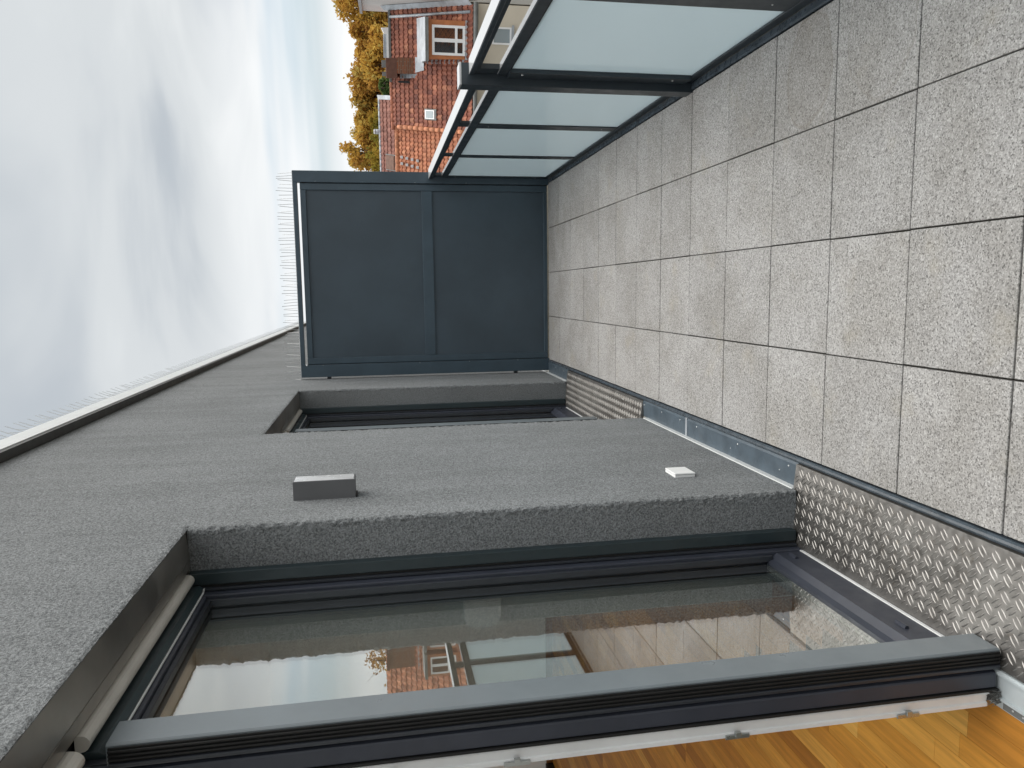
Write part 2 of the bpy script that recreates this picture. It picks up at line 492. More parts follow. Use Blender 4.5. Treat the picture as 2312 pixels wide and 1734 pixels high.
# ------------------------------------------------------------------ mesh helpers
class MB:
    def __init__(s):
        s.v, s.f, s.tint = [], [], []

    def add(s, vs_, fs, tint=0.5):
        k = len(s.v)
        s.v += [tuple(q) for q in vs_]
        s.f += [tuple(i + k for i in f) for f in fs]
        s.tint += [tint] * len(fs)
        return s

    def box(s, x0, x1, y0, y1, z0, z1):
        x0, x1 = min(x0, x1), max(x0, x1)
        y0, y1 = min(y0, y1), max(y0, y1)
        z0, z1 = min(z0, z1), max(z0, z1)
        return s.add([(x0, y0, z0), (x1, y0, z0), (x1, y1, z0), (x0, y1, z0), (x0, y0, z1), (x1, y0, z1), (x1, y1, z1), (x0, y1, z1)],
                     [(0, 3, 2, 1), (4, 5, 6, 7), (0, 1, 5, 4), (1, 2, 6, 5), (2, 3, 7, 6), (3, 0, 4, 7)])

    def prism_y(s, prof, y0, y1):
        """closed (x,z) outline pulled along y"""
        n = len(prof)
        vs_ = [(a, y0, c) for a, c in prof] + [(a, y1, c) for a, c in prof]
        fs = [(i, (i + 1) % n, n + (i + 1) % n, n + i) for i in range(n)]
        fs += [tuple(range(n))[::-1], tuple(range(n, 2 * n))]
        return s.add(vs_, fs)

    def prism_z(s, prof, z0, z1):
        n = len(prof)
        vs_ = [(a, c, z0) for a, c in prof] + [(a, c, z1) for a, c in prof]
        fs = [(i, (i + 1) % n, n + (i + 1) % n, n + i) for i in range(n)]
        fs += [tuple(range(n))[::-1], tuple(range(n, 2 * n))]
        return s.add(vs_, fs)

    def tube(s, pts, rad, n=6, cap=True):
        pts = [Vector(q) for q in pts]
        rings = []
        for i, q in enumerate(pts):
            d = (pts[min(i + 1, len(pts) - 1)] - pts[max(i - 1, 0)]).normalized()
            a = d.orthogonal().normalized()
            b_ = d.cross(a)
            rr = rad[i] if isinstance(rad, (list, tuple)) else rad
            rings.append([q + (a * math.cos(2 * math.pi * j / n) + b_ * math.sin(2 * math.pi * j / n)) * rr for j in range(n)])
        vs_ = [x for r_ in rings for x in r_]
        fs = []
        for i in range(len(pts) - 1):
            for j in range(n):
                fs.append((i * n + j, i * n + (j + 1) % n, (i + 1) * n + (j + 1) % n, (i + 1) * n + j))
        if cap:
            fs += [tuple(range(n))[::-1], tuple(range((len(pts) - 1) * n, len(pts) * n))]
        return s.add(vs_, fs)

    def build(s, name, mat, parent=None, bevel=0.0, seg=2, smooth=False, kind=None, label=None, tint=False, fix=True):
        me = bpy.data.meshes.new(name)
        me.from_pydata(s.v, [], s.f)
        if tint:
            at = me.attributes.new('tint', 'FLOAT', 'FACE')
            at.data.foreach_set('value', s.tint)
        if fix:
            bmm = bmesh.new()
            bmm.from_mesh(me)
            bmesh.ops.recalc_face_normals(bmm, faces=bmm.faces)
            bmm.to_mesh(me)
            bmm.free()
        me.materials.append(M[mat])
        if smooth:
            me.shade_smooth()
        ob = bpy.data.objects.new(name, me)
        C.objects.link(ob)
        if parent:
            ob.parent = parent
        if bevel:
            bv = ob.modifiers.new('bevel', 'BEVEL')
            bv.width = bevel
            bv.segments = seg
            bv.limit_method = 'ANGLE'
            bv.angle_limit = math.radians(88)
            bv.harden_normals = False
        if kind:
            ob['kind'] = kind
        if label:
            ob['label'] = label
        return ob


def box(name, mat, parent, x0, x1, y0, y1, z0, z1, bevel=0.0015, **kw):
    return MB().box(x0, x1, y0, y1, z0, z1).build(name, mat, parent, bevel=bevel, **kw)


def thing(name, label, cat, loc=(0, 0, 0), group=None):
    ob = bpy.data.objects.new(name, None)
    C.objects.link(ob)
    ob.empty_display_size = 0.1
    ob['label'] = label
    ob['category'] = cat
    if group:
        ob['group'] = group
    ob.location = loc
    return ob


def share(src, name, parent, loc=(0, 0, 0), rot=(0, 0, 0), scale=(1, 1, 1)):
    ob = bpy.data.objects.new(name, src.data if isinstance(src, bpy.types.Object) else src)
    C.objects.link(ob)
    ob.parent = parent
    ob.location, ob.rotation_euler, ob.scale = loc, rot, scale
    return ob


def fbm(q, sc, oct_=3):
    return noise.fractal(Vector(q) * sc, 0.9, 2.0, oct_)


# ------------------------------------------------------------------ ground
g = MB().add([(-900, -900, -12), (900, -900, -12), (900, 900, -12), (-900, 900, -12)], [(0, 1, 2, 3)]).build('ground', 'ground', kind='structure')

# ------------------------------------------------------------------ terrace floor with its paving
FX0, FX1, FY1 = -0.636, 0.964, 6.81
floor = MB().box(-0.64, 1.10, -2.4, 12.4, -0.5, -0.03).build('terrace_floor', 'joint', kind='structure')
tm = {}
for k in range(3):
    bmm = bmesh.new()
    bmesh.ops.create_cube(bmm, size=1.0)
    bmesh.ops.scale(bmm, vec=(0.3952, 0.3952, 0.04), verts=bmm.verts)
    bmesh.ops.bevel(bmm, geom=bmm.edges[:], offset=0.0016, segments=1, affect='EDGES')
    me = bpy.data.meshes.new('paving_tile')
    bmm.to_mesh(me)
    bmm.free()
    me.materials.append(M['paving'])
    tm[k] = me
rt = random.Random(3)
for j in range(-18, 10):
    for i in range(4):
        cxx = FX0 + 0.4 * (i + 0.5)
        cyy = 4.81 + 0.4 * (j + 0.5) - 0.4 * 0
        if cyy > 6.80 or cyy < -2.4:
            continue
        share(tm[(i + j) % 3], 'paving_tile', floor,
              (cxx + rt.uniform(-.0008, .0008), cyy + rt.uniform(-.0008, .0008), -0.02 + rt.uniform(-.0010, .0010)),
              (rt.uniform(-.0015, .0015), rt.uniform(-.0015, .0015), rt.uniform(-.0015, .0015) + rt.choice((0, 1, 2, 3)) * math.pi / 2))

# ------------------------------------------------------------------ the apartment building with its facade
XW = -0.756
bld = thing('apartment_building', 'grey stuccoed terrace facade with two recessed sliding doors', 'building', (XW, 3.5, 0))
bld.location = (0, 0, 0)
OPEN = ((-1.35, 2.51), (4.20, 6.03))  # near opening carried on out of view to let light into the room
ZT, ZW, XR = 2.187, 3.30, -0.918
E_ = 0.035
wl = MB()


def wq(y0, y1, z0, z1):
    wl.add([(XW, y0, z0), (XW, y1, z0), (XW, y1, z1), (XW, y0, z1)], [(0, 1, 2, 3)])


ys = [-3.0, OPEN[0][0], OPEN[0][1] + E_, OPEN[1][0] - E_, OPEN[1][1] + E_, 20.0]
zb = 0.034
wq(-3.0, OPEN[0][0], zb, ZW)
wq(OPEN[0][1] + E_, OPEN[1][0] - E_, zb, ZW)
wq(OPEN[1][1] + E_, 20.0, zb, ZW)
for a, b_ in OPEN:
    wq(a - (E_ if a > 1 else 0), b_ + E_, ZT + E_, ZW)
# jambs behind the rough arris, and the solid behind the render
for a, b_ in OPEN:
    wl.add([(XW - E_, b_, zb), (XR, b_, zb), (XR, b_, ZT), (XW - E_, b_, ZT)], [(0, 1, 2, 3)])
    wl.add([(XW - (E_ if a > 1 else 0), a, zb), (XR, a, zb), (XR, a, ZT), (XW - (E_ if a > 1 else 0), a, ZT)], [(0, 1, 2, 3)])
facade = wl.build('facade_wall', 'stucco', bld, fix=False)


def arris(length, fn, nv):
    """rough render corner: fn(s along edge, t across -1..1) -> point, outward normal"""
    mbx = MB()
    nu = max(2, int(length / 0.007))
    vs_, fs = [], []
    for i in range(nu + 1):
        for j in range(nv + 1):
            q, n_ = fn(i / nu, j / nv * 2 - 1)
            t_ = abs(j / nv * 2 - 1)
            amp = 0.0055 * max(0.0, 1 - t_ ** 2)
            h = fbm(q, 75, 3) * amp - 0.004 * max(0, 1 - t_ * 6)
            vs_.append(Vector(q) + Vector(n_) * h)
    for i in range(nu):
        for j in range(nv):
            a0 = i * (nv + 1) + j
            fs.append((a0, a0 + 1, a0 + nv + 2, a0 + nv + 1))
    mbx.add(vs_, fs)
    return mbx


for (a, b_), near in zip(OPEN, (True, False)):
    for yy, sgn in ((b_, 1), (a, -1)):
        if near and sgn < 0:
            continue

        def fn(s_, t_, yy=yy, sgn=sgn):
            z = zb + s_ * (ZT - zb)
            if t_ < 0:
                return (XW, yy + sgn * E_ * -t_, z), ((1, -sgn, 0) if t_ > -0.2 else (1, 0, 0))
            return (XW - E_ * t_, yy, z), ((1, -sgn, 0) if t_ < 0.2 else (0, -sgn, 0))
        arris(ZT - zb, fn, 16).build('facade_wall', 'stucco', facade, smooth=True).name = 'corner_render'

    def fn2(s_, t_, a=a, b_=b_, near=near):
        y0_, y1_ = a - (0 if near else E_), b_ + E_
        y = y0_ + s_ * (y1_ - y0_)
        if t_ < 0:
            return (XW, y, ZT + E_ * -t_), (1, 0, 0)
        return (XW - 0.004 * t_, y, ZT), (1, 0, -0.4)
    arris(b_ - a, fn2, 12).build('corner_render', 'stucco', facade, smooth=True)

# masonry body so that no light leaks behind the render
bod = MB()
bod.box(-1.158, XW - 0.002, -3, -1.37, -0.3, ZW - .01)
bod.box(-1.158, XW - 0.05, 2.53, 4.18, -0.3, ZW - .01)
bod.box(-1.158, XW - 0.05, 6.05, 20, -0.3, ZW - .01)
for a, b_ in OPEN:
    bod.box(-1.158, XW - 0.05, a - .02, b_ + .02, ZT + .06, ZW - .01)
bod.build('masonry', 'int_wall', bld)
# flat roof; the unseen roof light is added to brighten the room
LX0, LX1, LY0, LY1 = -5.2, -1.8, -2.2, 2.5
rf = MB()
rf.box(-7.2, LX0, -3, 20, ZW - 0.008, ZW + 0.05)
rf.box(LX1, XW - 0.002, -3, 20, ZW - 0.008, ZW + 0.05)
rf.box(LX0, LX1, -3, LY0, ZW - 0.008, ZW + 0.05)
rf.box(LX0, LX1, LY1, 20, ZW - 0.008, ZW + 0.05)
roof = rf.build('roof_slab', 'coping_dark', bld)
sh = MB()
sh.box(LX0 - .06, LX0, LY0 - .06, LY1 + .06, 2.66, ZW + .06)
sh.box(LX1, LX1 + .06, LY0 - .06, LY1 + .06, 2.66, ZW + .06)
sh.box(LX0, LX1, LY0 - .06, LY0, 2.66, ZW + .06)
sh.box(LX0, LX1, LY1, LY1 + .06, 2.66, ZW + .06)
sh.build('added_roof_light', 'int_wall', bld)
# coping with its pale face; a dark strip paints the shade beneath
cop = MB().prism_y([(-0.702, ZW + 0.006), (-0.702, ZW + 0.118), (-0.715, ZW + 0.125), (-1.15, ZW + 0.10), (-1.15, ZW + 0.052), (-0.73, ZW + 0.052), (-0.73, ZW + 0.006)], -3, 20).build('coping', 'coping', bld, bevel=0.002)
box('shade_strip', 'coping_dark', bld, -0.752, -0.706, -3, 20, ZW - 0.022, ZW + 0.004, bevel=0)
# pale plinth profile under the render
for a, b_ in ((OPEN[0][1] + .03, OPEN[1][0] - .03), (OPEN[1][1] + .03, 12)):
    box('plinth_profile', 'trim_white', bld, XW - .02, XW + 0.004, a, b_, 0.006, 0.035)

# metal flashing between paving and wall
scr_me = None


def screw_mesh(name, r, h, mat):
    bmm = bmesh.new()
    bmesh.ops.create_uvsphere(bmm, u_segments=8, v_segments=5, radius=1)
    bmesh.ops.scale(bmm, vec=(r, r, h), verts=bmm.verts)
    me = bpy.data.meshes.new(name)
    bmm.to_mesh(me)
    bmm.free()
    me.shade_smooth()
    me.materials.append(M[mat])
    return me


SCREW = screw_mesh('screw', 0.0042, 0.002, 'screw')
SCREW_L = screw_mesh('screw_large', 0.006, 0.003, 'screw')
for y0, y1, scr in ((2.545, 3.588, (2.607, 3.028, 3.463)), (3.592, 4.235, (3.674, 3.933, 4.215)), (6.06, 6.79, (6.2, 6.5))):
    fl = MB().prism_y([(-0.655, -0.02), (-0.655, 0.004), (-0.668, 0.012), (XW + .002, 0.008), (XW + .002, -0.02)], y0, y1).build('flashing_strip', 'flashing', bld, bevel=0.001)
    for sy in scr:
        share(SCREW, 'screw', fl, (-0.683, sy, 0.0118))
        if sy in (2.607, 3.028):
            share(SCREW, 'screw', fl, (-0.715, sy + 0.07, 0.0100), scale=(.6, .6, .6))
box('seam_cover', 'zinc', bld, -0.752, -0.657, 3.580, 3.600, 0.006, 0.0135, bevel=0.0005)
# rounded edging bead along the paving
MB().prism_y([(-0.6385, -0.02), (-0.6385, 0.004), (-0.643, 0.010), (-0.650, 0.012), (-0.657, 0.009), (-0.659, -0.02)], -0.6, 6.79).build('edging_bead', 'edge', bld, bevel=0.001, smooth=False)


# checker plates in front of the doors
def lug_mesh(y0, y1):
    mbx = MB()
    L, W, H = 0.0165, 0.0024, 0.0022
    nx, ny = 7, 4

    def lug(cx_, cy_, ang, curve):
        ca, sa = math.cos(ang), math.sin(ang)
        vs_, fs = [], []
        for i in range(nx):
            u_ = -1 + 2 * i / (nx - 1)
            wd = W * math.sqrt(max(0, 1 - u_ ** 4)) + 0.0002
            for j in range(ny):
                v_ = -1 + 2 * j / (ny - 1)
                hz_ = H * (1 - abs(u_) ** 4) * (1.0 if abs(v_) < 0.5 else 0.0)
                lx = u_ * L
                ly = v_ * wd + curve * (1 - u_ * u_) * 0.0025
                vs_.append((cx_ + lx * ca - ly * sa, cy_ + lx * sa + ly * ca, hz_))
        for i in range(nx - 1):
            for j in range(ny - 1):
                a0 = i * ny + j
                fs.append((a0, a0 + 1, a0 + ny + 1, a0 + ny))
        mbx.add(vs_, fs)
    P_ = 0.045
    i0 = int((y0 - 1.512) / P_) - 1
    for i in range(i0, i0 + int((y1 - y0) / P_) + 4):
        for j in range(-3, 7):
            for k, ang in ((0, math.radians(45)), (1, math.radians(135))):
                x_ = -0.869 + (j + 0.5 * k) * P_
                y_ = 1.512 + (i + 0.5 * k) * P_
                for s_ in (-1, 1):
                    ox = -math.sin(ang) * 0.0056 * s_
                    oy = math.cos(ang) * 0.0056 * s_
                    xx, yy = x_ + ox, y_ + oy
                    if xx > -0.676 or xx < -0.948 or yy < y0 + 0.012 or yy > y1 - 0.012:
                        continue
                    lug(xx, yy, ang, 0.8 if s_ > 0 else -0.8)
    return mbx


PX0, PX1, PZ0, PZ1 = -0.955, -0.661, 0.047, 0.017


def plate_z(x):
    return PZ1 + (x - PX1) / (PX0 - PX1) * (PZ0 - PZ1)


for y0, y1 in ((-1.3, 2.545), (4.235, 6.05)):
    pl = MB().prism_y([(PX1, PZ1 - .02), (PX1, PZ1), (PX0, PZ0), (PX0, PZ0 - 0.02)], y0, y1).build('threshold_plate', 'checker', bld, bevel=0.001)
    lm = lug_mesh(y0, y1)
    lm.v = [(x, y, z + plate_z(x) - 0.0001) for x, y, z in lm.v]
    lm.build('tread_pattern', 'checker', pl, smooth=True, kind='stuff', fix=False)
    for sx, sy in ((-0.70, y0 + 0.35), (-0.70, y0 + 0.9), (-0.695, y1 - 0.28), (-0.93, y0 + .5)):
        share(SCREW, 'screw', pl, (sx, sy, plate_z(sx) + 0.001), scale=(1.1, 1.1, 1))


# ------------------------------------------------------------------ sliding doors
def sliding_door(yn, yf, opened):
    """yn..yf: the opening; fixed light on the far side, sliding leaf side towards yn"""
    ym1 = yf - 0.875            # far edge of the centre mullion
    ym0 = ym1 - 0.092
    fr_ = MB()
    # fixed frame: far jamb, head, bottom rail (outer faces at x=-0.955)
    fr_.box(-1.045, -0.955, yf - 0.074, yf + 0.012, 0.02, ZT + 0.02)
    fr_.box(-1.045, -0.956, ym1 - .02, yf - 0.0745, 2.121, ZT + 0.02)
    d = fr_.build('sliding_door', 'frame', bld, bevel=0.003)
    # stepped inner edge of the sash on the far jamb and head
    box('glazing_bead', 'frame_dark', d, -0.988, -0.966, yf - 0.088, yf - 0.0742, 0.17, 2.13, bevel=0.002)
    box('glazing_bead', 'frame_dark', d, -0.989, -0.966, ym1, yf - 0.0885, 2.106, 2.1205, bevel=0.002)
    # bottom rail with chamfer
    br_ = MB().prism_y([(-1.045, 0.03), (-0.960, 0.057), (-0.960, 0.150), (-0.978, 0.168), (-0.986, 0.186), (-1.045, 0.186)], ym1 - .02, yf - 0.0746).build('bottom_rail', 'frame', d, bevel=0.002)
    box('sill_seal', 'alu', d, -0.975, -0.9575, ym1 - .02, yf - 0.003, 0.044, 0.0565, bevel=0.001)
    for yy in (yf - 0.075 - 0.05, yf - 0.075 - 0.62):
        MB().prism_y([(-0.9605, 0.104), (-0.953, 0.106), (-0.951, 0.112), (-0.953, 0.117), (-0.9605, 0.119)], yy - 0.022, yy + 0.022).build('drain_cap', 'frame', br_, bevel=0.001)
    # pane
    MB().box(-0.999, -0.993, ym1 - 0.01, yf - 0.072, 0.18, 2.13).build('pane', 'glass', d)
    box('spacer', 'alu', d, -1.018, -1.000, ym1 - .01, yf - 0.08, 0.176, 0.188, bevel=0.0005)
    # guide rail of the sunscreen at the far jamb
    box('guide_rail', 'guide_teal', d, -0.934, -0.895, yf - 0.036, yf - 0.0005, 0.05, ZT - .004, bevel=0.002)
    box('guide_slot', 'rubber', d, -0.9545, -0.9345, yf - 0.030, yf - 0.001, 0.05, ZT - .004, bevel=0.001)
    box('guide_lip', 'frame_dark', d, -0.9525, -0.944, yf - 0.044, yf - 0.0305, 0.05, ZT - .004, bevel=0.001)
    # centre mullion: broad outer guide, rubber, sash edge, aluminium inner profile
    mu = MB().prism_z([(-0.905, ym0 + .002), (-0.903, ym0 + .005), (-0.903, ym1 - .006), (-0.907, ym1), (-0.950, ym1), (-0.950, ym0 + .0), (-0.907, ym0)], 0.047, 2.125).build('mullion', 'guide', d, bevel=0.0015)
    MB().box(-0.941, -0.910, ym0 - 0.004, ym0 - 0.0005, 0.05, 2.12).build('rubber_seal', 'rubber', mu)
    for k in range(3):
        box('rubber_rib', 'rubber', mu, -0.918 - k * 0.009, -0.914 - k * 0.009, ym0 - 0.0085, ym0 - 0.0042, 0.05, 2.12, bevel=0.001)
    box('seal_lip', 'frame_dark', mu, -0.951, -0.9415, ym0 - 0.010, ym0 + .004, 0.05, 2.12, bevel=0.002)
    box('inner_post', 'frame_dark', mu, -1.045, -0.9505, ym0 + 0.012, ym1 - 0.004, 0.05, 2.19, bevel=0.001)
    sash = MB().prism_z([(-0.954, ym0 + .014), (-0.962, ym0 - .004), (-0.966, ym0 - .006), (-1.000, ym0 - .008), (-1.002, ym0 + .016)], 0.058, 2.16).build('sash_edge', 'frame', mu, bevel=0.002)
    box('sash_lip', 'rubber', mu, -1.0085, -1.002, ym0 - .013, ym0 + .016, 0.054, 2.16, bevel=0.001)
    al = MB().prism_z([(-1.009, ym0 + .016), (-1.009, ym0 - .004), (-1.016, ym0 - .008), (-1.020, ym0 - .001), (-1.040, ym0 + .001), (-1.042, ym0 - .003), (-1.052, ym0 - .003), (-1.052, ym0 + .016)], 0.075, 2.16).build('inner_profile', 'alu', mu, bevel=0.0008)
    for zc_ in (0.75, 1.278, 1.549, 0.30, 1.95):
        c_ = MB().box(-1.054, -1.044, ym0 - .0075, ym0 - .0035, zc_ - 0.030, zc_ + 0.030)
        c_.box(-1.048, -1.036, ym0 - .012, ym0 - .0036, zc_ - 0.007, zc_ + 0.007)
        c_.build('lock_clip', 'steel', al, bevel=0.0006)
    # threshold track towards the open side
    tk = MB()
    tk.prism_y([(-0.958, 0.02), (-0.958, 0.050), (-0.962, 0.056), (-0.968, 0.056), (-0.970, 0.047), (-1.024, 0.046), (-1.026, 0.052), (-1.032, 0.052), (-1.034, 0.02)], yn, ym1).build('threshold_track', 'alu_pale', d, bevel=0.0008)
    box('track_liner', 'alu_pale', d, -1.062, -1.0345, yn, ym1, 0.015, 0.0355, bevel=0.001)
    hp = box('strike_plate', 'zinc_dark', d, -1.0580, -1.0362, ym0 - 0.125, ym0 - 0.012, 0.0358, 0.0385, bevel=0.0005)
    for q in (0.03, 0.06, 0.095):
        share(SCREW, 'screw', hp, (-1.047, ym0 - 0.012 - q, 0.0388), scale=(.7, .7, .7))
    bs = MB()
    rb = random.Random(5)
    for k in range(120):
        yq, xq = ym0 - .006 + rb.uniform(-.012, .012), -1.022 + rb.uniform(-.016, .016)
        zq = 0.050
        bs.tube([(xq, yq, zq), (xq + rb.uniform(-.008, .008), yq + rb.uniform(-.008, .008), zq + rb.uniform(.012, .030))], 0.0007, 3, False)
    bs.build('brush_seal', 'brush', d, kind='stuff')
    # head: metal soffit, screen bottom bar and channel
    MB().prism_y([(XW - 0.006, ZT + 0.003), (-0.852, ZT - 0.004), (-0.854, ZT + 0.012), (XW - 0.006, ZT + 0.02)], yn, yf - .001).build('soffit_sheet', 'soffit', d, bevel=0.001)
    MB().prism_y([(-0.8545, ZT - 0.004), (-0.892, ZT - 0.0005), (-0.892, ZT + 0.012), (-0.8545, ZT + 0.012)], yn, yf - .001).build('soffit_lip', 'soffit', d, bevel=0.001)
    MB().box(-0.955, -0.86, yn, yf, ZT + 0.014, ZT + 0.05).build('screen_box', 'black', d)

    def half_round(x0, x1, z0, z1, n=8):
        pts = []
        for i in range(n + 1):
            a_ = math.pi * i / n
            pts.append((x0 + (x1 - x0) * (0.5 - 0.5 * math.cos(a_)), z0 + (z1 - z0) * (1 - math.sin(a_))))
        return pts + [(x1, z1 + .012), (x0, z1 + .012)]
    MB().prism_y(half_round(-0.932, -0.896, 2.164, 2.182), ym0 + 0.03, yf - 0.037).build('screen_bar', 'bar', d, smooth=False)
    MB().prism_y(half_round(-0.940, -0.897, 2.156, 2.182), yn, ym0 - 0.02).build('screen_bar', 'bar', d, smooth=False)
    for ya, yb in ((ym0 + .03, yf - 0.038), (yn, ym0 - .02)):
        ch = MB().prism_y([(-0.934, 2.150), (-0.934, 2.185), (-0.9545, 2.185), (-0.9545, 2.142), (-0.951, 2.137), (-0.944, 2.136)], ya, yb).build('screen_channel', 'guide_teal', d, bevel=0.001)
    box('channel_highlight', 'alu', d, -0.9535, -0.9475, ym1 + 0.004, yf - 0.06, 2.1325, 2.1365, bevel=0.001)  # pale strip paints the highlight on the channel's rounded underside
    box('channel_label', 'trim_white', d, -0.950, -0.940, yf - 0.062, yf - 0.046, 2.1325, 2.1355, bevel=0)
    return d


for yn, yf in OPEN:
    sliding_door(yn, yf, True)
# bracket and sticker at the open side of the near head
nb = box('head_bracket', 'frame_dark', bld, -0.957, -0.949, 0.9, 1.515, 2.095, 2.135, bevel=0.001)
box('sticker', 'trim_white', nb, -0.9492, -0.9486, 1.47, 1.50, 2.103, 2.124, bevel=0)

# interior of the flat
inn = MB()
inn.box(-1.16, -1.155, 2.50, 4.21, 0.0, 2.62)
inn.build('interior_wall', 'int_wall', bld)
MB().box(-7.0, -1.16, 6.65, 6.75, 0.0, 2.62).build('interior_wall', 'int_wall', bld)
bw = MB()  # unseen back wall; its window openings are added to light the room
bw.box(-7.1, -7.0, -2.4, 6.75, 0.0, 0.35)
bw.box(-7.1, -7.0, -2.4, 6.75, 2.45, 2.62)
for ya, yb in ((-2.4, -2.0), (0.6, 0.9), (3.4, 3.7), (6.2, 6.75)):
    bw.box(-7.1, -7.0, ya, yb, 0.35, 2.45)
bw.build('interior_wall', 'int_wall', bld)
ew = MB()  # unseen end wall, likewise opened up to bring in light
ew.box(-7.0, -1.16, -2.5, -2.4, 0.0, 0.35)
ew.box(-7.0, -1.16, -2.5, -2.4, 2.45, 2.62)
for xa, xb in ((-7.0, -6.4), (-4.3, -3.9), (-1.7, -1.16)):
    ew.box(xa, xb, -2.5, -2.4, 0.35, 2.45)
ew.build('interior_wall', 'int_wall', bld)
cg = MB()
cg.box(-7.1, LX0, -2.5, 6.75, 2.62, 2.7)
cg.box(LX1, -1.10, -2.5, 6.75, 2.62, 2.7)
cg.box(LX0, LX1, -2.5, LY0, 2.62, 2.7)
cg.box(LX0, LX1, LY1, 6.75, 2.62, 2.7)
cg.build('ceiling', 'int_wall', bld)
for a, b_ in OPEN:
    # plastered inner reveals
    box('inner_reveal', 'reveal_wall', bld, -1.158, -1.046, b_ - 0.012, b_ + 0.022, 0.125, 2.25, bevel=0.002)
    box('inner_reveal', 'int_wall', bld, -1.158, -1.046, b_ - 0.010, b_ + 0.022, 0.02, 0.124, bevel=0.002).data.materials[0] = M['skirting']
    box('inner_head', 'int_wall', bld, -1.158, -1.046, a, b_ - .013, ZT + .021, 2.62, bevel=0.002)
wp = MB()
pr = []
for (qx, qz) in ((-1.040, 1.165), (-1.040, 1.295), (-1.115, 1.292), (-1.135, 1.288), (-1.150, 1.275), (-1.156, 1.25), (-1.156, 1.21), (-1.150, 1.187), (-1.135, 1.174), (-1.115, 1.168)):
    pr.append((qx, qz))
wp.prism_y(pr, 2.452, 2.4975).build('wall_plate', 'win_white', bld, bevel=0.003)
box('skirting_board', 'skirting', bld, -7.0, -1.165, 6.632, 6.649, 0.03, 0.09)

bx = box('low_box', 'black', None, -5.3, -4.55, 6.42, 6.62, 0.0305, 0.105, bevel=0.004)
bx['label'] = 'low black box on the parquet by the far indoor wall'
bx['category'] = 'box'

par = MB().box(-7.0, -1.0615, -2.4, 6.65, -0.3, 0.0245).build('parquet_floor', 'joint', kind='structure')
PAR = bmesh.new()
bmesh.ops.create_cube(PAR, size=1.0)
pm = bpy.data.meshes.new('parquet_stave')
PAR.to_mesh(pm)
PAR.free()
pm.materials.append(M['parquet'])
rp = random.Random(11)
SW = 0.0715
ix = 0
x_ = -1.0635
while x_ > -5.2:
    yv0 = 1.0 + (-x_ - 1.06) * 0.62
    y_ = yv0 - rp.uniform(0, .4)
    ymax = min(6.62, 1.62 + (-x_ - 1.06) * 1.62)
    while y_ < ymax:
        L = rp.choice((0.24, 0.30, 0.36, 0.42, 0.48)) if x_ > -2.6 else rp.choice((0.7, 0.9, 1.2))
        y2 = min(y_ + L, 6.63)
        share(pm, 'parquet_stave', par, (x_ - SW / 2, (y_ + y2) / 2, 0.0275), scale=(SW - 0.0010, y2 - y_ - 0.0010, 0.006))
        y_ = y2
    x_ -= SW

fs_ = MB()
x_ = -1.0635
while x_ > -5.2:
    y_ = min(6.62, 1.62 + (-x_ - 1.06) * 1.62) + rp.uniform(.3, .5)
    y_ = max(y_, 2.2)
    while y_ < 6.6:
        L = rp.choice((0.3, 0.42, 0.5, 0.6))
        y2 = min(y_ + L, 6.63)
        fs_.add([(x_ - SW + .001, y_, 0.0300), (x_ - .001, y_, 0.0300), (x_ - .001, y2 - .001, 0.0300), (x_ - SW + .001, y2 - .001, 0.0300)], [(0, 1, 2, 3)], rp.random())
        y_ = y2
    x_ -= SW
fs_.build('parquet_staves', 'parquet_far', par, tint=True, kind='stuff')

# ------------------------------------------------------------------ privacy screen at the end of the terrace
PY = 6.80
scr = thing('privacy_screen', 'tall anthracite metal partition with two recessed panels across the terrace end', 'partition')
PXL, PXR, PZT = -0.735, 1.045, 2.240
box('post', 'anthracite', scr, 0.947, PXR, PY - 0.012, PY + 0.06, 0.0, PZT, bevel=0.003)
box('post', 'anthracite', scr, PXL, -0.625, PY - 0.012, PY + 0.06, 0.0, PZT, bevel=0.003)
box('top_rail', 'anthracite', scr, -0.6245, 0.9465, PY - 0.0115, PY + 0.03, 2.203, PZT - 0.0005, bevel=0.002)
fm = MB()
fm.box(0.884, 0.941, PY, PY + 0.03, 0.012, 2.182)
fm.box(-0.621, -0.566, PY, PY + 0.03, 0.012, 2.182)
fm.box(-0.5655, 0.8835, PY + .0005, PY + 0.03, 2.133, 2.1815)
fm.box(-0.5655, 0.8835, PY + .0005, PY + 0.03, 1.052, 1.146)
fm.box(-0.5655, 0.8835, PY + .0005, PY + 0.03, 0.0125, 0.046)
fm.build('panel_frame', 'anthracite', scr, bevel=0.004)
box('panel', 'panel', scr, -0.5658, 0.8838, PY + 0.014, PY + 0.022, 1.140, 2.14, bevel=0)
box('panel', 'panel', scr, -0.5658, 0.8838, PY + 0.014, PY + 0.022, 0.040, 1.06, bevel=0)
box('closing_strip', 'rubber', scr, 0.9405, 0.9475, PY + 0.008, PY + 0.02, 0.01, 2.182, bevel=0)
box('closing_strip', 'rubber', scr, -0.6255, -0.6205, PY + 0.008, PY + 0.02, 0.01, 2.182, bevel=0)
box('wall_bracket', 'frame_dark', scr, XW, PXL + .001, PY + 0.01, PY + 0.03, 1.985, 2.02, bevel=0.001)
box('wall_bracket', 'frame_dark', scr, XW, PXL + .001, PY + 0.01, PY + 0.03, 0.30, 0.335, bevel=0.001)
share(SCREW, 'screw', scr, (-0.628, PY - 0.013, 2.190), (math.pi / 2, 0, 0), (2, 2, 1.5))
for zz in (0.3, 0.75, 1.2, 1.65, 2.05):
    for xx in (0.955, -0.632):
        share(SCREW, 'screw', scr, (xx, PY - 0.0125, zz), (math.pi / 2, 0, 0), (.6, .6, .8)).data = SCREW
